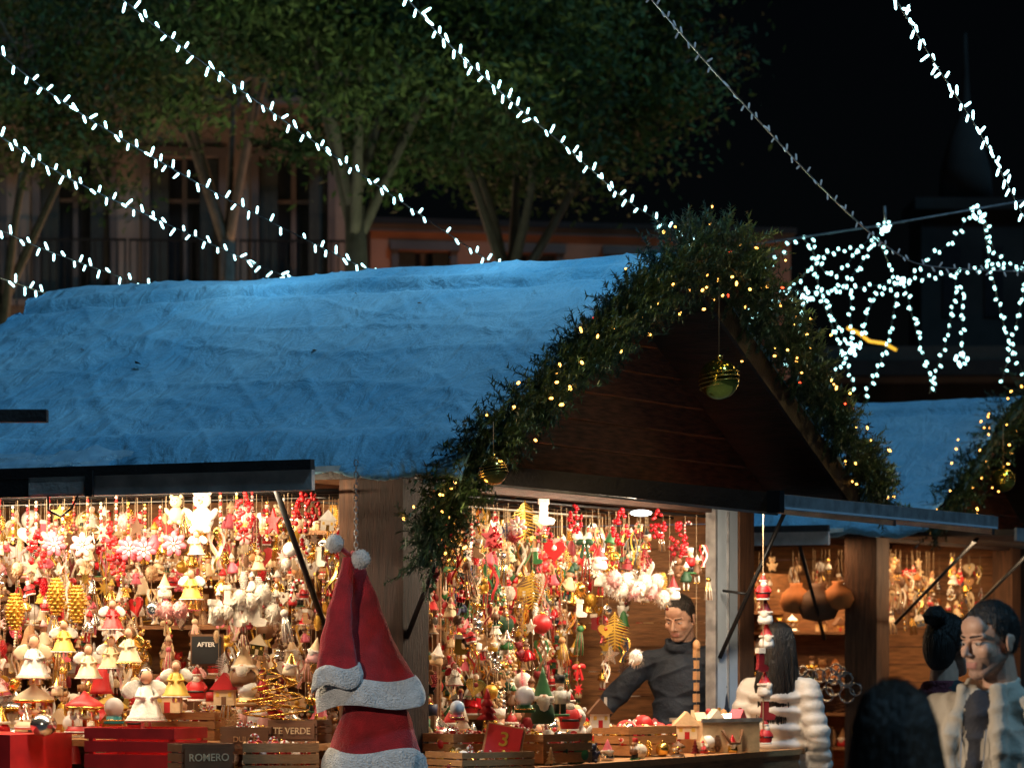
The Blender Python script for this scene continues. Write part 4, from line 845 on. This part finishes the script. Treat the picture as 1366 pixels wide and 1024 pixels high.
# ------------------------------------------------------------ buildings
def building(name,x0,x1,y,H,dep,wall,bays,fh=3.2,base=3.8,ang=0,balc=True,ww=1.1,par=True):
    P=empty(name,Matrix.Translation((x0,y,0))@Matrix.Rotation(ang,4,'Z')); W=x1-x0; bw=W/bays; b=MB(); wi=MB(); ba=MB(); z=base; 
    b.box(wall,0,W,0.3,dep,0,H); b.box(wall,0,W,-.0,.298,0,base-.2); b.box('stone_dark',-.06,W+.06,-.1,.29,base-.198,base)
    while z+fh<=H+.01:
        for i in range(bays+1):
            xa=max(0,i*bw-(bw-ww)/2) ; xb=min(W,i*bw+(bw-ww)/2); b.box(wall,xa,xb,0,.298,z+.002,z+fh-.12)
        for i in range(bays):
            xa=i*bw+(bw-ww)/2+.001; xb=xa+ww-.002; b.box(wall,xa,xb,0,.298,z+2.4,z+fh-.12)
            wi.box('window_dark',xa,xb,.2,.22,z+.05,z+2.39); wi.box('stone_dark',xa+ww/2-.04,xa+ww/2+.04,.16,.198,z+.05,z+2.39); wi.box('stone_dark',xa,xb,.16,.198,z+1.7,z+1.76)
            b.box('stone_dark',xa-.15,xb+.15,-.08,-.003,z+2.42,z+2.56)
            for s_ in(0,1): 
                if s_==0: b.box('stone_dark',xa-.12,xa-.001,-.04,-.003,z+.1,z+2.418)
                else: b.box('stone_dark',xb+.001,xb+.12,-.04,-.003,z+.1,z+2.418)
            wi.box('shutter',xa+.02,xa+.3,.05,.09,z+.05,z+2.38); wi.box('shutter',xb-.3,xb-.02,.05,.09,z+.05,z+2.38)
            if balc:
                ba.box('stone_dark',xa-.3,xb+.3,-.55,-.105,z-.02,z+.08); ba.box('metal_dark',xa-.3,xb+.3,-.55,-.52,z+1.0,z+1.04)
                n=14
                for q in range(n+1): xx=xa-.28+(xb-xa+.56)*q/n; ba.box('metal_dark',xx-.012,xx+.012,-.545,-.525,z+.081,z+.999)
        b.box('stone_dark',-.05,W+.05,-.07,.29,z+fh-.118,z+fh); z+=fh
    if par: b.box('stone_tower',-.3,W+.3,-.5,dep+.2,z+.002,z+.3); b.box('shutter',-.1,W+.1,-.2,dep,z+.302,z+.6)
    else: b.box('stone_tower',-.08,W+.08,-.12,dep+.1,z+.002,z+.1)
    b.build('walls',P); wi.build('windows',P)
    if balc: ba.build('balconies',P)
building('apartment_building',-13,-2.6,52,13.4,10,'stucco_beige',6,ang=.06)
building('orange_building',-2.4,5.0,56,8.8,10,'stucco_orange',4,fh=2.85,base=3.1,ang=.2,balc=False,ww=.9,par=False)
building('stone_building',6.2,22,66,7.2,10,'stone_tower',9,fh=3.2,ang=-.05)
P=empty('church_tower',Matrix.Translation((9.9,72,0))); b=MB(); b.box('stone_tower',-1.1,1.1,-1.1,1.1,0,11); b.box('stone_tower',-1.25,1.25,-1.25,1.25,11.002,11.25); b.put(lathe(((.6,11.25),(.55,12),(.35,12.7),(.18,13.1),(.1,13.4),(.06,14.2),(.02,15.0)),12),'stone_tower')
for s in(-.45,.45): b.box('window_dark',s-.2,s+.2,-1.12,-1.102,8.7,10.2)
b.build('masonry',P)
def added_fill_lamp(x,y,h,e,col):  # lamps on posts, added to brighten the buildings and trees
    P=empty('added_fill_lamp',Matrix.Translation((x,y,0))); b=MB(); b.put(lathe(((.12,0),(.1,.4),(.05,.6),(.035,h-.3)),10),'metal_dark'); b.put(lathe(((.05,h-.3),(.16,h-.05),(.18,h+.2),(.12,h+.24)),8),'lamp_warm'); b.put(lathe(((.2,h+.242),(.05,h+.4),(.02,h+.5)),8),'metal_dark'); b.build('post',P)
    point('bulb',(0,-.3,h-.1),e,col,.15,P)
added_fill_lamp(2.3,50,4.0,1000,(1,.46,.22)); added_fill_lamp(-3.0,47,4.0,620,(1,.6,.38)); added_fill_lamp(-9.5,47,4.0,600,(1,.7,.5)); added_fill_lamp(9,60,4.0,200,(1,.6,.35)); added_fill_lamp(-.6,33,3.9,760,(.85,1,.6)); added_fill_lamp(-5.2,36,3.9,200,(.9,1,.7)); added_fill_lamp(1.6,35,3.9,480,(.85,1,.6))  # added behind the stall roofs; the greenish ones lift the foliage
P=empty('awning_pole'); b=MB(); b.box('fascia',-2.9,-1.68,11.9,11.96,2.455,2.5); b.box('fascia',-2.96,-2.9,11.9,11.96,0,2.6)
b.box('fascia',-2.86,-2.8,9.3,11.89,2.46,2.5)  # side arms here and below are added, out of view, for the spots
for (x,y) in((-2.4,11.9),(-2.6,11.9),(-2.1,9.4)): b.put(lathe(((.03,2.36),(.05,2.44),(.02,2.46)),10),'metal_dark',(x,y,0))  # unseen lamp heads added for the fill spots
b.box('fascia',-2.8,-2.0,9.36,9.42,2.46,2.5); b.build('arm',P)
spotlight('added_fill_spot',(-2.1,9.4,2.34),(1.55,10.9,1.35),560,(1,.82,.62),38,P)  # added spot that brightens the man in the beige jacket
spotlight('added_fill_spot',(-2.4,11.9,2.34),(-.68,14.5,1.6),200,(1,.85,.7),26,P)  # added spot that brightens the santa hats
spotlight('added_fill_spot',(-2.6,11.9,2.34),(-1.95,15.2,1.1),70,(1,.78,.55),30,P)  # added spot that brightens the fronts of crates and red table
V=[];Fp=[];n=40;k=10
for i in range(n+1):
    for j in range(k+1):
        x=-3.4+1.75*i/n; f=j/k; V.append((x,-.10-.26*f+.03*noise.noise(Vector((x*5,f*3,0))),2.56-.1*f+.04*noise.noise(Vector((x*4,f*3,4)))+.02*noise.noise(Vector((x*12,f*7,4)))))
for i in range(n):
    for j in range(k): a=i*(k+1)+j; Fp.append((a,a+1,a+k+2,a+k+1))
b=MB(); b.put((np.array(V),Fp,True),'plastic'); b.build('plastic_sheet',None,M1)
sc.view_settings.view_transform='Standard'; sc.view_settings.look='None'; sc.view_settings.exposure=0
